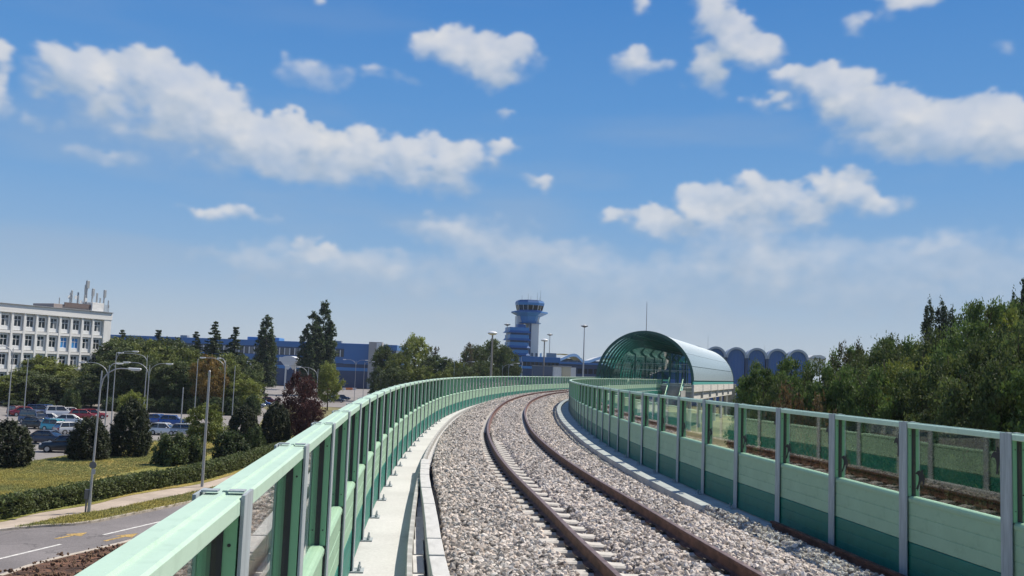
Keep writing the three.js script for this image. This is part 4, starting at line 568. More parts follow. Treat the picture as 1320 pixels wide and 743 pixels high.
  for (const z of [-1.25, 1.25]) { part('stringer', bar(new THREE.Vector3(0, -.1, z), new THREE.Vector3(7.2, -4.18, z), .14, .14, 6), teal, es); part('handrail', bar(new THREE.Vector3(0, 1.0, z), new THREE.Vector3(7.2, -3.08, z), .1, .1, 6), framePaint, es); for (let i = 0; i < 6; i++) part('baluster', bx(.07, 1.1, .07, i * 1.4 + .1, -i * .79 + .45, z), framePaint, es); }
  part('landing', bx(3, .3, 3.2, -1.4, -.15, 0), whiteC, es);
  part('stair_wall', bx(7, 3.6, .15, 3.6, -3.0, -1.7), dark, es);
}

// ------------------------------------------------------------------ airport buildings
const blueA = M(.036, .14, .35, .45, { flatShading: true }), blueB = M(.055, .22, .49, .4, { flatShading: true }), blueDk = M(.018, .05, .13, .3, { flatShading: true }), winDk = M(.02, .025, .03, .12, { metalness: .2, flatShading: true }), paleW = M(.62, .63, .62, .5), creamW = new THREE.MeshStandardMaterial({ map: mottled(.91, .90, .875, .06, 6, 600, 512), roughness: .9 }), greyW = M(.28, .29, .30, .7);
{ // control tower, z = 450
  const Z = 450, b = atDepth(679, 505, Z); const t = thing('control_tower', 'blue and white airport control tower with octagonal cab', 'control tower', [b.x, G, b.z], .25);
  const Y = (py) => atDepth(679, py, Z).y - G, k = Z / FOCAL; const oct = (r0, r1, y0, y1) => { const g = new THREE.CylinderGeometry(r1, r0, y1 - y0, 8).rotateY(Math.PI / 8).translate(0, (y0 + y1) / 2, 0).toNonIndexed(); g.computeVertexNormals(); return g; };
  part('shaft', rb(5.2, Y(408), 6.4, .25, 1.6, Y(408) / 2, 0, 2), paleW, t);
  part('stair_slot', bx(.9, Y(416), .3, -.2, Y(416) / 2, 3.3), blueDk, t); part('second_shaft', rb(3.4, Y(408), 4.2, .2, -4.6, Y(408) / 2, -1, 2), paleW, t);
  part('service_floor', oct(4.4, 5.3, Y(416.5), Y(408.5)), blueB, t); part('floor_ledge', oct(5.5, 5.9, Y(417.6), Y(416.4)), blueA, t);
  part('gallery', oct(5.4, 9.0, Y(408.6), Y(404)), blueB, t); part('gallery_rim', oct(9.0, 8.8, Y(404), Y(402.2)), blueA, t);
  part('cab_sill', oct(6.0, 6.2, Y(402.3), Y(400.4)), blueA, t); const cab = part('cab_glass', oct(6.2, 6.75, Y(400.4), Y(394.2)), winDk, t);
  for (let i = 0; i < 16; i++) { const a = i * Math.PI / 8 + Math.PI / 8; const q = (r, y) => new THREE.Vector3(Math.cos(a) * r, y, Math.sin(a) * r), e = i % 2 ? .925 : 1; part('mullion', bar(q(6.25 * e, Y(400.4)), q(6.82 * e, Y(394.2)), .14, .14, 4), paleW, cab); }
  part('cab_roof', oct(6.9, 7.2, Y(394.2), Y(391)), blueB, t); part('roof_edge', oct(7.2, 6.6, Y(391), Y(388.4)), blueA, t); part('roof_lid', oct(6.2, 6.0, Y(388.4), Y(387.6)), blueDk, t);
  for (const [x, z, h] of [[-4, 0, 2.5], [-1.5, 2, 3.4], [1, -2, 2.6], [3.4, 1, 4], [5, -1, 2], [4.6, 2.5, 5.2]]) part('aerial', cyl(.09, .04, h, 5, x, Y(387.7), z), lampDark, t);
  // block of stacked storeys against the tower
  const x0 = -6.6; for (let i = 0; i < 8; i++) { const y1 = Y(423.5) - i * 3.55; part('storey', rb(9.4, 1.75, 9.4, .1, x0, y1 - .9, 2.6), blueB, t); part('storey_flare', (() => { const q = new THREE.CylinderGeometry(6.65, 7.9, 1.05, 4).rotateY(Math.PI / 4).translate(x0, y1 - 2.1, 2.6).toNonIndexed(); q.computeVertexNormals(); return q; })(), blueA, t); part('window_band', bx(8.6, 1.2, 8.6, x0, y1 - 2.9, 2.6), blueDk, t); }
  part('storey_core', bx(8, Y(424), 8, x0, Y(424) / 2, 2.6), blueDk, t); part('roof_box', rb(4, 1.6, 4, .1, x0 + 2, Y(423.5) + .8, 2), blueA, t);
}
function blockAt(name, label, cat, px0, px1, yTop, yBot, z, mat, depth = 14, turn = 0) { const a = atDepth(px0, yTop, z), b = atDepth(px1, yTop, z), bot = atDepth((px0 + px1) / 2, yBot, z); const w = b.x - a.x, yt = (a.y + b.y) / 2, yb = Math.max(G, bot.y); const g = thing(name, label, cat, [(a.x + b.x) / 2, yb, -z - depth / 2], turn); g.userData.size = [w, yt - yb, depth]; part('walls', rb(w, yt - yb, depth, .05, 0, (yt - yb) / 2, 0), mat, g); return g; }
{ let g = blockAt('low_block', 'low blue flat roofed block in front of the control tower', 'building', 674, 721, 460.5, 520, 330, blueDk, 18); let [w, h, d] = g.userData.size; part('roof_band', rb(w + .8, 1.9, d + .8, .1, 0, h - .9, 0, 2), blueA, g); part('lower_band', rb(w + .3, .9, d + .3, .05, 0, h - 3.8, 0), blueB, g); for (let i = 0; i < 3; i++) part('roof_drum', cyl(.45, .45, 1.5, 10, -3 + i * 1.6, h, 0), i < 2 ? lampDark : lampWhite, g); part('roof_unit', rb(3.6, 1.7, 3, .1, 4, h + .85, 0), greyW, g); for (let i = 0; i < 9; i++) part('window', bx(w / 9 - .3, 1.4, .1, -w / 2 + (i + .5) * w / 9, h - 2.6, d / 2 + .06), winDk, g);
  g = blockAt('shed', 'plain grey metal shed just behind the barrier', 'building', 687, 713, 472.5, 520, 260, M(.16, .19, .24, .6), 10); [w, h, d] = g.userData.size; part('roof', rb(w + .3, .18, d + .3, .04, 0, h + .06, 0), greyW, g); for (let i = 0; i < 9; i++) part('cladding_rib', bx(.07, h - .3, .06, -w / 2 + (i + .5) * w / 9, h / 2, d / 2 + .02), M(.15, .18, .23, .6), g);
  g = blockAt('cream_hut', 'cream walled hut beside the grey shed', 'building', 714, 724, 473, 520, 250, creamW, 6); [w, h, d] = g.userData.size; part('roof', rb(w + .5, .25, d + .5, .05, 0, h + .1, 0), greyW, g);
  g = blockAt('beige_hut', 'beige shuttered hut with white side beside the cream hut', 'building', 724.5, 736, 473.5, 520, 255, M(.48, .46, .36, .8), 6); [w, h, d] = g.userData.size; part('roof', rb(w + .4, .25, d + .4, .05, 0, h + .1, 0), greyW, g); part('white_side', rb(1.4, h - .2, d + .1, .05, w / 2 + .7, h / 2, 0), paleW, g);
  g = blockAt('concourse', 'long dark blue concourse under the white wavy roof', 'building', 716, 800, 470, 520, 400, blueDk, 30); [w, h, d] = g.userData.size; part('canopy_edge', rb(w + 2, .8, d + 3, .1, 0, h + .2, 0), blueA, g); for (let i = 0; i < 12; i++) part('window', bx(w / 12 - .4, 2.2, .1, -w / 2 + (i + .5) * w / 12, h - 3, d / 2 + .06), winDk, g);
  // wavy roof
  const Z = 425, prof = [[714, 466], [722, 464], [730, 460.5], [736, 458.2], [742, 458], [746, 460.5], [749, 464], [753, 466.5], [760, 466], [768, 463.2], [776, 461], [786, 460], [800, 461]].map(([x, y]) => atDepth(x, y, Z)); const ctr = prof[6]; const c = new THREE.CatmullRomCurve3(prof).getSpacedPoints(50).map((p) => [p.x - ctr.x, p.y - ctr.y]); const top = c, s = new THREE.Shape([...top.map(([x, y]) => new THREE.Vector2(x, y + .55)), ...[...top].reverse().map(([x, y]) => new THREE.Vector2(x, y - .75))]); const geo = new THREE.ExtrudeGeometry(s, { depth: 40, bevelEnabled: false });
  const wr = thing('wavy_roof', 'white wavy roof of the far terminal hall', 'roof', [ctr.x, ctr.y, ctr.z]); part('roof_edge', geo.clone().scale(1, 1, .02), lampWhite, wr); const sh = part('roof_shell', geo.translate(0, 0, -40.5), paleW, wr); sh.position.z = 0; part('gable_glass', bx(26, 3.6, .3, -1, -2.2, -3), M(.17, .22, .28, .25), wr); for (let i = 0; i < 6; i++) part('strut', bx(.35, 4.2, .35, -10 + i * 4.2, -2.4, -1.5), greyW, wr);
  const rf = [[708, 459], [724, 456.5], [740, 456.5]].map(([x, y]) => atDepth(x, y, 470)); const g2 = thing('hangar_roof', 'low pale arched roof behind the dish lamp', 'roof', [rf[1].x, rf[1].y - 3, rf[1].z]); part('roof', new THREE.CylinderGeometry(26, 26, 30, 24, 1, true, -.4, .8).rotateX(-Math.PI / 2).translate(0, -23, -10), new THREE.MeshStandardMaterial({ color: col(.5, .51, .52), roughness: .6, side: THREE.DoubleSide }), g2); part('gable', bx(20, 4, .4, 0, -1.2, 4), greyW, g2);
}
{ // hall of blue arches
  const Z = 330, a = atDepth(927.5, 452, Z), g = thing('arched_hall', 'dark blue hall with a row of round arched bays', 'building', [a.x, G, a.z], 0); const w = 26.4 * Z / FOCAL, rr = w / 2; const baseY = atDepth(975, 462.5, Z).y - G; const rim = M(.36, .42, .50, .5);
  for (let i = -3; i < 5; i++) { const x = i * w - .2 * w, dy = 0;
    const outer = new THREE.Shape(); outer.absarc(0, 0, rr, 0, Math.PI, false); outer.lineTo(-rr, 0); const hole = new THREE.Path(); hole.absarc(0, 0, rr - .62, 0, Math.PI, false); outer.holes.push(hole);
    const rimG = (() => { const P = []; for (let k = 0; k <= 20; k++) P.push(new THREE.Vector2(Math.cos(k / 20 * Math.PI) * (rr + .12), Math.sin(k / 20 * Math.PI) * (rr + .12))); for (let k = 20; k >= 0; k--) P.push(new THREE.Vector2(Math.cos(k / 20 * Math.PI) * (rr - .62), Math.sin(k / 20 * Math.PI) * (rr - .62))); return new THREE.ExtrudeGeometry(new THREE.Shape(P), { depth: 1.4, bevelEnabled: false }); })();
    part('arch_rim', rimG.translate(x, baseY, 0), rim, g);
    const P = []; for (let k = 0; k <= 20; k++) P.push(new THREE.Vector2(Math.cos(k / 20 * Math.PI) * (rr - .63), Math.sin(k / 20 * Math.PI) * (rr - .63))); P.push(new THREE.Vector2(-rr + .63, -baseY), new THREE.Vector2(rr - .63, -baseY)); const gl = part('arch_glass', new THREE.ExtrudeGeometry(new THREE.Shape(P), { depth: .3, bevelEnabled: false }).translate(x, baseY, .2), M(.03, .115, .34, .3), g);
    for (let k = -2; k <= 2; k++) part('mullion', bx(.14, baseY + Math.sqrt((rr - .7) ** 2 - (k * rr / 3.2) ** 2), .12, x + k * rr / 3.2, (baseY + Math.sqrt((rr - .7) ** 2 - (k * rr / 3.2) ** 2)) / 2, .56), blueA, gl);
    part('pier', bx(.9, baseY, 1.2, x + rr, baseY / 2, .5), blueDk, g);
    part('vault', new THREE.CylinderGeometry(rr - .2, rr - .2, 4, 20, 1, true, -Math.PI / 2, Math.PI).rotateX(-Math.PI / 2).translate(x, baseY, -2), new THREE.MeshStandardMaterial({ color: col(.25, .28, .33), roughness: .6, side: THREE.DoubleSide }), g); }
  const bl = part('rear_wall', bx(8 * w, baseY, .4, .3 * w, baseY / 2, -4), blueDk, g);
  const k = thing('white_gable', 'small white pitched roof beside the arched hall', 'roof', atDepth(1052, 462, 330)); const P = [[-2.5, -6], [-2.5, .1], [-.8, 1.0], [1.8, 1.2], [3.4, .5], [3.4, -6]].map(([x, y]) => new THREE.Vector2(x, y)); part('roof', new THREE.ExtrudeGeometry(new THREE.Shape(P), { depth: 8, bevelEnabled: false }).translate(0, 0, -8), paleW, k); part('edge', rb(6, .25, .4, .05, .4, -.2, .3), greyW, k);
}
{ // long blue terminal, z = 400
  const Z = 400, L = atDepth(120, 430, Z), Rr = atDepth(511, 446, Z), top = (L.y + Rr.y) / 2 - G, w = Rr.x - L.x; const g = thing('terminal', 'long dark blue terminal building behind the poplars', 'building', [(L.x + Rr.x) / 2, G, -Z - 20]);
  part('walls', bx(w, top - 1.2, 40, 0, (top - 1.2) / 2, 0), blueDk, g); part('parapet', rb(w + .6, 2.4, 40.6, .1, 0, top - 1.2, 0), blueA, g); part('spandrel', rb(w + .4, 2.7, 40.4, .1, 0, top - 7.3, 0), blueA, g); part('lower_band', rb(w + .3, 1.4, 40.3, .1, 0, top - 11, 0), blueB, g);
  const n = 60, b = w / n; const wg = bx(b * .62, 2.8, .2, 0, 0, 0), mg = bx(.4, 2.9, .3); for (let i = 0; i < n; i++) { const o = part('window', wg, M2(i), g); o.position.set(-w / 2 + (i + .5) * b, top - 4.4, 20.1); const m = part('mullion', mg, paleW, g); m.position.set(-w / 2 + i * b, top - 4.4, 20.18); }
  part('roof_plant', rb(14, 1.8, 10, .2, -w / 2 + 70, top + .7, 4), blueB, g); for (const x of [-30, 5, 38]) part('roof_unit', rb(3, 1.2, 3, .1, x, top + .6, 8), greyW, g);
  const px = (x) => atDepth(x, 450, Z).x - (L.x + Rr.x) / 2; part('concrete_wing', bx(px(494) - px(477), top + .9, 4, (px(494) + px(477)) / 2, (top + .9) / 2, 22), M(.34, .33, .31, .9), g); part('white_panel', bx(px(493) - px(487), 4, .3, (px(493) + px(487)) / 2, top - 1.4, 24.1), paleW, g); part('blank_facade', bx(px(477) - px(444), 8.4, 1, (px(477) + px(444)) / 2, top - 4.6, 20.6), blueA, g);
  // entrance canopies on the forecourt
  for (const [x0, x1, y, z, l] of [[363, 387, 462, 340, 'white curved canopy on a column before the terminal'], [311, 331, 468, 310, 'white tent canopy at the forecourt edge']]) { const a = atDepth(x0, y, z), c = atDepth(x1, y, z), h = a.y - G; const k = thing('canopy', l, 'canopy', [(a.x + c.x) / 2, G, a.z]); const ww = c.x - a.x; part('roof', new THREE.CylinderGeometry(ww * .75, ww * .75, 8, 14, 1, false, -.72, 1.44).rotateX(-Math.PI / 2).translate(0, h - ww * .62, 0), paleW, k); for (const s of [-1, 1]) part('column', cyl(.3, .3, h, 10, s * ww * .25, 0, 0), paleW, k); part('fascia', rb(ww * .98, 1.4, 8.2, .1, 0, h - .4, 0), paleW, k); }
}
var _wm; function M2(i) { _wm ??= [M(.03, .04, .06, .15), M(.06, .075, .09, .15), M(.16, .17, .17, .3)]; return _wm[(i * 7 + (i >> 2)) % 3]; }
{ // white office block
  const A = atDepth(143.5, 404, 200), B = atDepth(0, 391, 176); const Ht = A.y - G; const dir = new THREE.Vector3(B.x - A.x, 0, B.z - A.z), bay = dir.length() / 9.75; dir.normalize(); const yaw = Math.atan2(-dir.z, dir.x) + Math.PI;   // local -x runs from the far corner along the facade towards us
  const g = thing('office_block', 'white concrete office block with grid facade and roof antennas', 'building', [A.x, G, A.z], yaw); const n = 14, W = n * bay + 1.1, D = 14, FL = 3.72;
  const fy = (k) => Ht - 1.75 - k * FL;  // top of window row k
  part('core', bx(W, Ht - .6, D, -W / 2, (Ht - .6) / 2, -D / 2 - .55), creamW, g); part('end_bay', rb(1.9, Ht - .1, .7, .02, -.95, (Ht - .1) / 2, -.2), creamW, g); part('parapet', rb(W + .1, 1.55, .75, .03, -W / 2 + .05, Ht - .78, -.15), creamW, g); part('coping', rb(W + .3, .14, D + .9, .02, -W / 2, Ht + .07, -D / 2), greyW, g); part('end_parapet', bx(.5, 1.4, D, -.25, Ht - .72, -D / 2 - .5), creamW, g);
  const frameW = M(.78, .78, .76, .7), glass = M(.03, .04, .05, .08), glassB = M(.06, .28, .62, .2), curtain = M(.4, .4, .38, .8); const cw = bay - .42, ch = FL - .5;
  const surround = (() => { const s = new THREE.Shape([[-cw / 2 + .22, -ch + .1], [cw / 2 - .18, -ch + .1], [cw / 2 - .18, -.16], [-cw / 2 + .22, -.16]].map((q) => new THREE.Vector2(...q))); const hp = new THREE.Path([[-cw / 2 + .36, -ch + .8], [cw / 2 - .32, -ch + .8], [cw / 2 - .32, -.32], [-cw / 2 + .36, -.32]].map((q) => new THREE.Vector2(...q))); s.holes.push(hp); return new THREE.ExtrudeGeometry(s, { depth: .3, bevelEnabled: false }); })();
  const ww = cw - .68, wh = ch - 1.12; const paneG = bx(ww, wh, .05), sashG = join([bx(.09, wh, .09), bx(ww, .09, .09, 0, wh * .12, 0), bx(ww, .08, .09, 0, wh / 2 - .04, 0), bx(ww, .08, .09, 0, -wh / 2 + .04, 0), bx(.08, wh, .09, -ww / 2 + .04, 0, 0), bx(.08, wh, .09, ww / 2 - .04, 0, 0)]), curtG = bx(ww * .4, wh * .7, .03);
  for (let k = 0; k < 4; k++) { part('floor_band', bx(W, .5, .6, -W / 2, fy(k) - FL + .25, -.27), creamW, g);
    for (let i = 0; i < n; i++) { const x = -1.9 - (i + .5) * bay; if (k === 0) part('pilaster', bx(.42, Ht - 1.5, .64, x - bay / 2, (Ht - 1.5) / 2, -.24), creamW, g);
      const win = part('window', paneG, k === 1 && (i === 2 || i === 3) ? glassB : glass, g); win.position.set(x + .02, fy(k) - .32 - wh / 2, -.42); part('sash', sashG, frameW, win).position.z = .04; if ((i * 5 + k * 3) % 4 === 0) part('curtain', curtG, curtain, win).position.set(ww * .2, -wh * .1, .03);
      const f = part('window_surround', surround, frameW, g); f.position.set(x, fy(k), -.5); } }
  // roof plant and antennas
  const rx = (f) => -f * bay; const rf = thing('roof_antennas', 'antenna frame and plant room on the office block roof', 'antennas', [A.x, G + Ht, A.z], yaw); const dk = M(.16, .12, .11, .8), wh2 = lampWhite;
  part('plant_room', rb(4.2 * bay, .9, 6, .05, -3.0 * bay, .55, -4), M(.36, .30, .27, .9), rf); part('screen', bx(3.0 * bay, .9, .15, -2.7 * bay, 1.0, -.9), dk, rf); part('white_cabin', rb(1.1 * bay, 1.8, 3, .04, -1.2 * bay, 1.05, -2), creamW, rf);
  for (let i = 0; i < 9; i++) part('railing_post', bx(.1, 1.6, .1, -.1 - i * .35, .9, -.8), lampGrey, rf);
  for (const [x, z, h, r] of [[-1.9, -2, 6.4, .42], [-1.72, -3, 5.6, .3], [-1.55, -1.4, 4.4, .2], [-1.2, -2.4, 4.9, .34], [-1.05, -1.6, 4.0, .2], [-.35, -1.5, 4.8, .34], [-.6, -3, 3.4, .2], [-2.4, -3, 3.8, .2], [-2.25, -1.5, 3.2, .16], [-3.3, -2, 4.0, .22], [-3.45, -1.4, 3.1, .14], [-3.1, -3, 3.6, .16], [-2.8, -1.6, 3.0, .14], [-4.6, -1.2, 2.2, .08], [-.1, -1, 2.6, .12], [-.85, -1.2, 3.0, .16]]) { const m = part('antenna', cyl(r * .5, r * .4, h, 6, x * bay, .1, z), lampGrey, rf); part('panel', rb(r * 1.6, 1.6, r, .03, x * bay, h - .7, z + .15), lampGrey, m); }
  for (const [x, y, s] of [[-3.6, 2.6, .4], [-3.0, 2.7, .4], [-2.1, 2.4, .45], [-2.5, 1.9, .35]]) part('dish', new THREE.CylinderGeometry(s, s * .7, .2, 14).rotateX(Math.PI / 2).translate(x * bay, y, -1.6), wh2, rf);
}

// ------------------------------------------------------------------ cars
const tyreM = M(.012, .012, .012, .9), rimM = M(.45, .46, .47, .35, { metalness: .6 }), carGlass = new THREE.MeshPhysicalMaterial({ color: col(.02, .025, .03), roughness: .05, clearcoat: 1 }), headM = M(.75, .76, .78, .1), tailM = M(.35, .01, .012, .25), trimM = M(.02, .02, .02, .7), plateM = M(.7, .7, .68, .6);
const paints = new Map(); const paint = (k, c) => { if (!paints.has(k)) paints.set(k, new THREE.MeshPhysicalMaterial({ color: col(...c), roughness: .35, metalness: .15, clearcoat: .8, clearcoatRoughness: .05 })); return paints.get(k); };
function loft(st) {   // stations along x: [x, yBottom, yTop, halfWidthBottom, halfWidthTop, crown]
  const pos = [], idx = [], ring = ([x, y0, y1, w0, w1, c = .04]) => [[x, y0, -w0 * .94], [x, y0 + .1, -w0], [x, mix(y0, y1, .55), -mix(w0, w1, .35) - .01], [x, y1 - .03, -w1], [x, y1, -w1 + .06], [x, y1 + c, 0], [x, y1, w1 - .06], [x, y1 - .03, w1], [x, mix(y0, y1, .55), mix(w0, w1, .35) + .01], [x, y0 + .1, w0], [x, y0, w0 * .94]]; const N = 11;
  st.forEach((s) => ring(s).forEach((p) => pos.push(...p))); for (let i = 0; i < st.length - 1; i++) for (let k = 0; k < N; k++) { const a = i * N + k, b = i * N + (k + 1) % N; idx.push(a, a + N, b, b, a + N, b + N); }
  for (const e of [0, st.length - 1]) for (let k = 1; k < N - 1; k++) e ? idx.push(e * N, e * N + k, e * N + k + 1) : idx.push(0, k + 1, k);
  const g = new THREE.BufferGeometry(); g.setAttribute('position', new THREE.Float32BufferAttribute(pos, 3)); g.setIndex(idx); g.computeVertexNormals(); return g; }
const carTypes = {};
function defCar(k, L, W, H, belt, cab, hood) { const l = L / 2, w = W / 2; const [c0, c1, c2, c3] = cab;   // cabin: base rear, roof rear, roof front, base front
  const body = loft([[-l, .42, belt - .12, w * .80, w * .78], [-l + .12, .28, belt - .03, w * .93, w * .86], [c0, .22, belt, w, w * .92], [0, .2, belt - .01, w, w * .93], [c3, .22, belt - .02, w, w * .91], [l - .5, .24, hood, w * .98, w * .84], [l - .12, .26, hood - .10, w * .9, w * .74], [l, .38, hood - .22, w * .76, w * .66]]);
  const glass = loft([[c0, belt - .06, belt, w * .88, w * .86, .01], [c1, belt - .06, H - .06, w * .89, w * .70, .03], [c2, belt - .06, H - .05, w * .89, w * .70, .03], [c3, belt - .06, belt - .01, w * .88, w * .84, .01]]);
  const roof = loft([[c1 - .14, H - .13, H - .08, w * .72, w * .70, .02], [c1 + .1, H - .09, H - .02, w * .75, w * .70, .03], [c2 - .1, H - .09, H - .01, w * .75, w * .70, .03], [c2 + .16, H - .14, H - .07, w * .72, w * .70, .02]]);
  const V = (x, y, z) => new THREE.Vector3(x, y, z), pil = join([-1, 1].flatMap((s) => [bar(V(c3 - .02, belt - .02, s * w * .87), V(c2 + .08, H - .06, s * w * .71), .045, .04, 5), bar(V(c0 + .06, belt - .02, s * w * .87), V(c1 - .06, H - .07, s * w * .71), .09, .06, 5), bar(V((c1 + c2) / 2, belt - .02, s * w * .895), V((c1 + c2) / 2 - .05, H - .06, s * w * .72), .04, .04, 5)]));
  carTypes[k] = { L, W, body, glass, roof, pil, wr: H > 1.55 ? .36 : .31, ax: [-l * .60, l * .62], hood, belt }; }
defCar('sedan', 4.5, 1.78, 1.45, .93, [-1.75, -1.0, .35, 1.15], .86); defCar('hatch', 3.95, 1.7, 1.5, .94, [-1.85, -1.45, .25, 1.05], .88); defCar('suv', 4.45, 1.85, 1.7, 1.05, [-2.1, -1.75, .3, 1.05], 1.0); defCar('van', 4.9, 1.9, 1.95, 1.05, [-2.36, -2.2, .9, 1.6], 1.0);
function car(label, kind, pkey, pcol, px, py, turn, group) { const T = carTypes[kind], p = onLevel(px, py, G - .03), g = thing(kind === 'van' ? 'parked_van' : 'parked_car', label, kind === 'van' ? 'van' : 'car', [p.x, G - .03, p.z], turn, group), m = paint(pkey, pcol), w = T.W / 2, l = T.L / 2;
  part('body', T.body, m, g); const gl = part('windows', T.glass, carGlass, g); part('pillars', T.pil, m, gl); part('roof', T.roof, m, g);
  for (const x of T.ax) for (const s of [-1, 1]) { const wl = part('wheel', wheelG(T.wr), tyreM, g); wl.position.set(x, T.wr, s * (w - .08)); part('rim', rimG2(T.wr), rimM, wl); }
  for (const s of [-1, 1]) { part('headlight', rb(.22, .16, .36, .05, l - .16, T.hood - .2, s * w * .66), headM, g); part('taillight', rb(.16, .24, .2, .04, -l + .06, T.belt - .2, s * w * .74), tailM, g); part('mirror', rb(.12, .13, .2, .04, T.ax[1] - .65, T.belt + .05, s * (w + .06)), m, g); }
  part('front_grille', rb(.08, .14, w * .9, .02, l - .03, .48, 0), trimM, g); part('number_plate', bx(.02, .11, .5, l + .015, .4, 0), plateM, g); return g; }
const _wg = {}; function wheelG(r) { return _wg[r] ??= new THREE.CylinderGeometry(r, r, .2, 18).rotateX(Math.PI / 2); } function rimG2(r) { return _wg['r' + r] ??= new THREE.CylinderGeometry(r * .62, r * .62, .215, 14).rotateX(Math.PI / 2); }
const RED = [.30, .02, .025], DRED = [.14, .015, .02], NAVY = [.012, .02, .05], BLUE = [.02, .09, .32], DBLUE = [.015, .04, .13], TEALC = [.05, .38, .46], WHITE = [.75, .75, .73], SILVER = [.42, .44, .46], BLACK = [.012, .013, .015], GREYC = [.12, .125, .13];
const back = 2.62, fr = -.62;   // parked nose-in directions
car('navy sedan parked nose out on the open lane by the clipped shrubs', 'sedan', 'navy', NAVY, 55, 572, Math.PI - .12);
car('black SUV half hidden behind a round clipped shrub', 'suv', 'black', BLACK, 82, 583, Math.PI + .25);
car('turquoise hatchback in the middle of the car park', 'hatch', 'teal', TEALC, 73, 556, -.25);
car('black hatchback parked behind the turquoise one', 'hatch', 'black', BLACK, 48, 553, -.3);
car('white hatchback parked between turquoise car and blue van', 'hatch', 'white', WHITE, 63, 547, .35);
car('white sedan parked beside the lamp post in the middle row', 'sedan', 'white', WHITE, 89, 548, .3);
car('silver hatchback half hidden by the round clipped shrub', 'hatch', 'silver', SILVER, 91, 560, .9);
car('dark blue van in the second row of the car park', 'van', 'dblue', DBLUE, 44, 547, -.5);
car('dark red hatchback at the end of the back row', 'hatch', 'dred', DRED, 22, 536, fr);
car('bright red sedan in the back row beside the dark red one', 'sedan', 'red', RED, 33, 537, .5);
car('dark blue estate in the back row beside the red sedan', 'suv', 'dblue', DBLUE, 52, 536, .5);
car('blue SUV in the back row beside the white cars', 'suv', 'blue', BLUE, 62, 536, .45);
car('white SUV in the back row beside the blue one', 'suv', 'white', WHITE, 77, 538, .55);
car('white hatchback in the back row beside the red one', 'hatch', 'white', WHITE, 92, 538, .55);
car('red hatchback in the back row behind the lamp posts', 'hatch', 'red', RED, 106, 541, .5);
car('crimson sedan at the shrub end of the back row', 'sedan', 'red', RED, 118, 540, .5);
car('blue sedan parked right beside the tallest clipped shrub', 'sedan', 'blue', BLUE, 203, 547, -.2).userData.label = 'blue sedan next to the tallest clipped shrub';
car('bright blue hatchback parked in the open at the car park corner', 'hatch', 'blue', BLUE, 223, 549, .15);
car('white hatchback behind the light green bushes', 'hatch', 'white', WHITE, 212, 561, -.1);
car('silver car roof just showing behind the small bush', 'hatch', 'silver', SILVER, 240, 562, .1);
car('blue car under the belt trees', 'hatch', 'blue', BLUE, 33, 516, .2); car('dark red car under the belt trees', 'sedan', 'dred', DRED, 64, 519, .2); car('black SUV under the belt trees', 'suv', 'black', BLACK, 118, 521, .1); car('dark grey sedan under the belt trees', 'sedan', 'grey', GREYC, 106, 522, .1);
car('dark red sedan parked behind the round shrub by the plum tree', 'sedan', 'dred', DRED, 346, 520, .1); car('blue hatchback parked beside the plum tree', 'hatch', 'blue', BLUE, 338, 524, .2); car('silver hatchback parked beside the plum tree', 'hatch', 'silver', SILVER, 330, 526, .2);
car('dark blue sedan just behind the barrier before the forecourt', 'sedan', 'navy', NAVY, 441, 516, .1); car('silver sedan just behind the barrier before the forecourt', 'sedan', 'silver', SILVER, 428, 515, .1); car('black sedan just behind the barrier before the forecourt', 'sedan', 'black', BLACK, 433, 519, .1);
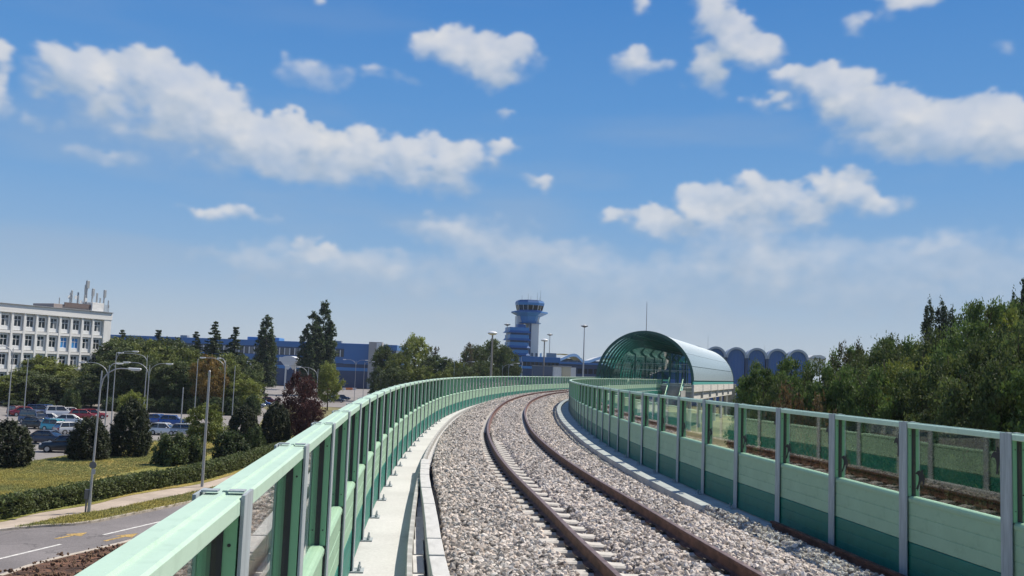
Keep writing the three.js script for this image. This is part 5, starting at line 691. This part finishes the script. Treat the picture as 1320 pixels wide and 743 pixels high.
// forecourt traffic and barriers
car('blue van on the terminal forecourt', 'van', 'blue', BLUE, 437, 488, .3); car('orange van on the terminal forecourt', 'van', 'orange', [.6, .14, .03], 463, 486, .1); car('red van before the terminal wall', 'van', 'red', RED, 450, 484, .1); car('blue van beside the single poplar', 'van', 'blue', BLUE, 322, 490, .1); car('orange van beside the single poplar', 'van', 'orange', [.6, .14, .03], 332, 491, .9); car('white car beside the single poplar', 'hatch', 'white', WHITE, 318, 496, .3); car('white van between the poplars', 'van', 'white', WHITE, 366, 492, .2); car('orange hatchback by the traffic barriers', 'hatch', 'orange', [.6, .14, .03], 463, 499, .2); car('silver car under the white canopy', 'hatch', 'silver', SILVER, 372, 488, 0);
{ const W1 = M(.72, .70, .66, .7), O1 = M(.62, .20, .05, .7), prof = new THREE.Shape([[-.3, 0], [.3, 0], [.14, .35], [.1, .85], [-.1, .85], [-.14, .35]].map((p) => new THREE.Vector2(...p))); const bgeo = new THREE.ExtrudeGeometry(prof, { depth: 1.8, bevelEnabled: false }).rotateY(Math.PI / 2).translate(-.9, 0, 0); const slot = bx(.5, .12, .7, 0, .06, 0);
  const row = (y, x0, x1, n, mats, grp, lab) => { for (let i = 0; i < n; i++) { const p = onLevel(mix(x0, x1, i / (n - 1)), y, G - .05), m = mats[i % mats.length]; const g = thing('traffic_barrier', m === W1 ? 'white ' + lab : 'orange ' + lab, 'barrier', [p.x, G - .05, p.z], .1, grp); part('body', bgeo, m, g); part('slot', slot, lampDark, g); } };
  row(493, 430, 463, 8, [W1], 'white traffic barriers', 'concrete barrier in the row across the forecourt'); row(503, 424, 456, 8, [O1, W1, O1], 'orange and white traffic barriers', 'barrier in the near row on the forecourt'); row(498.5, 426, 438, 3, [W1, O1], 'loose traffic barriers', 'loose barrier between the two barrier rows'); }
// low posts with yellow tops by the car park
{ const m = M(.35, .33, .28, .8), y = M(.6, .45, .06, .6); for (let i = 0; i < 9; i++) { const p = onLevel(200 + i * 7, 524 - (i % 3), G - .1); const g = thing('marker_post', 'small yellow topped post on the dry strip behind the car park', 'post', [p.x, G - .1, p.z], 0, 'marker posts'); part('post', bx(.12, 1.1, .12, 0, .55, 0), m, g); part('top', bx(.2, .3, .2, 0, 1.2, 0), y, g); } }
// thin summer haze over the airfield
scene.fog = new THREE.FogExp2(new THREE.Color(.62, .70, .80), 0.0001);
renderer.render(scene, camera);
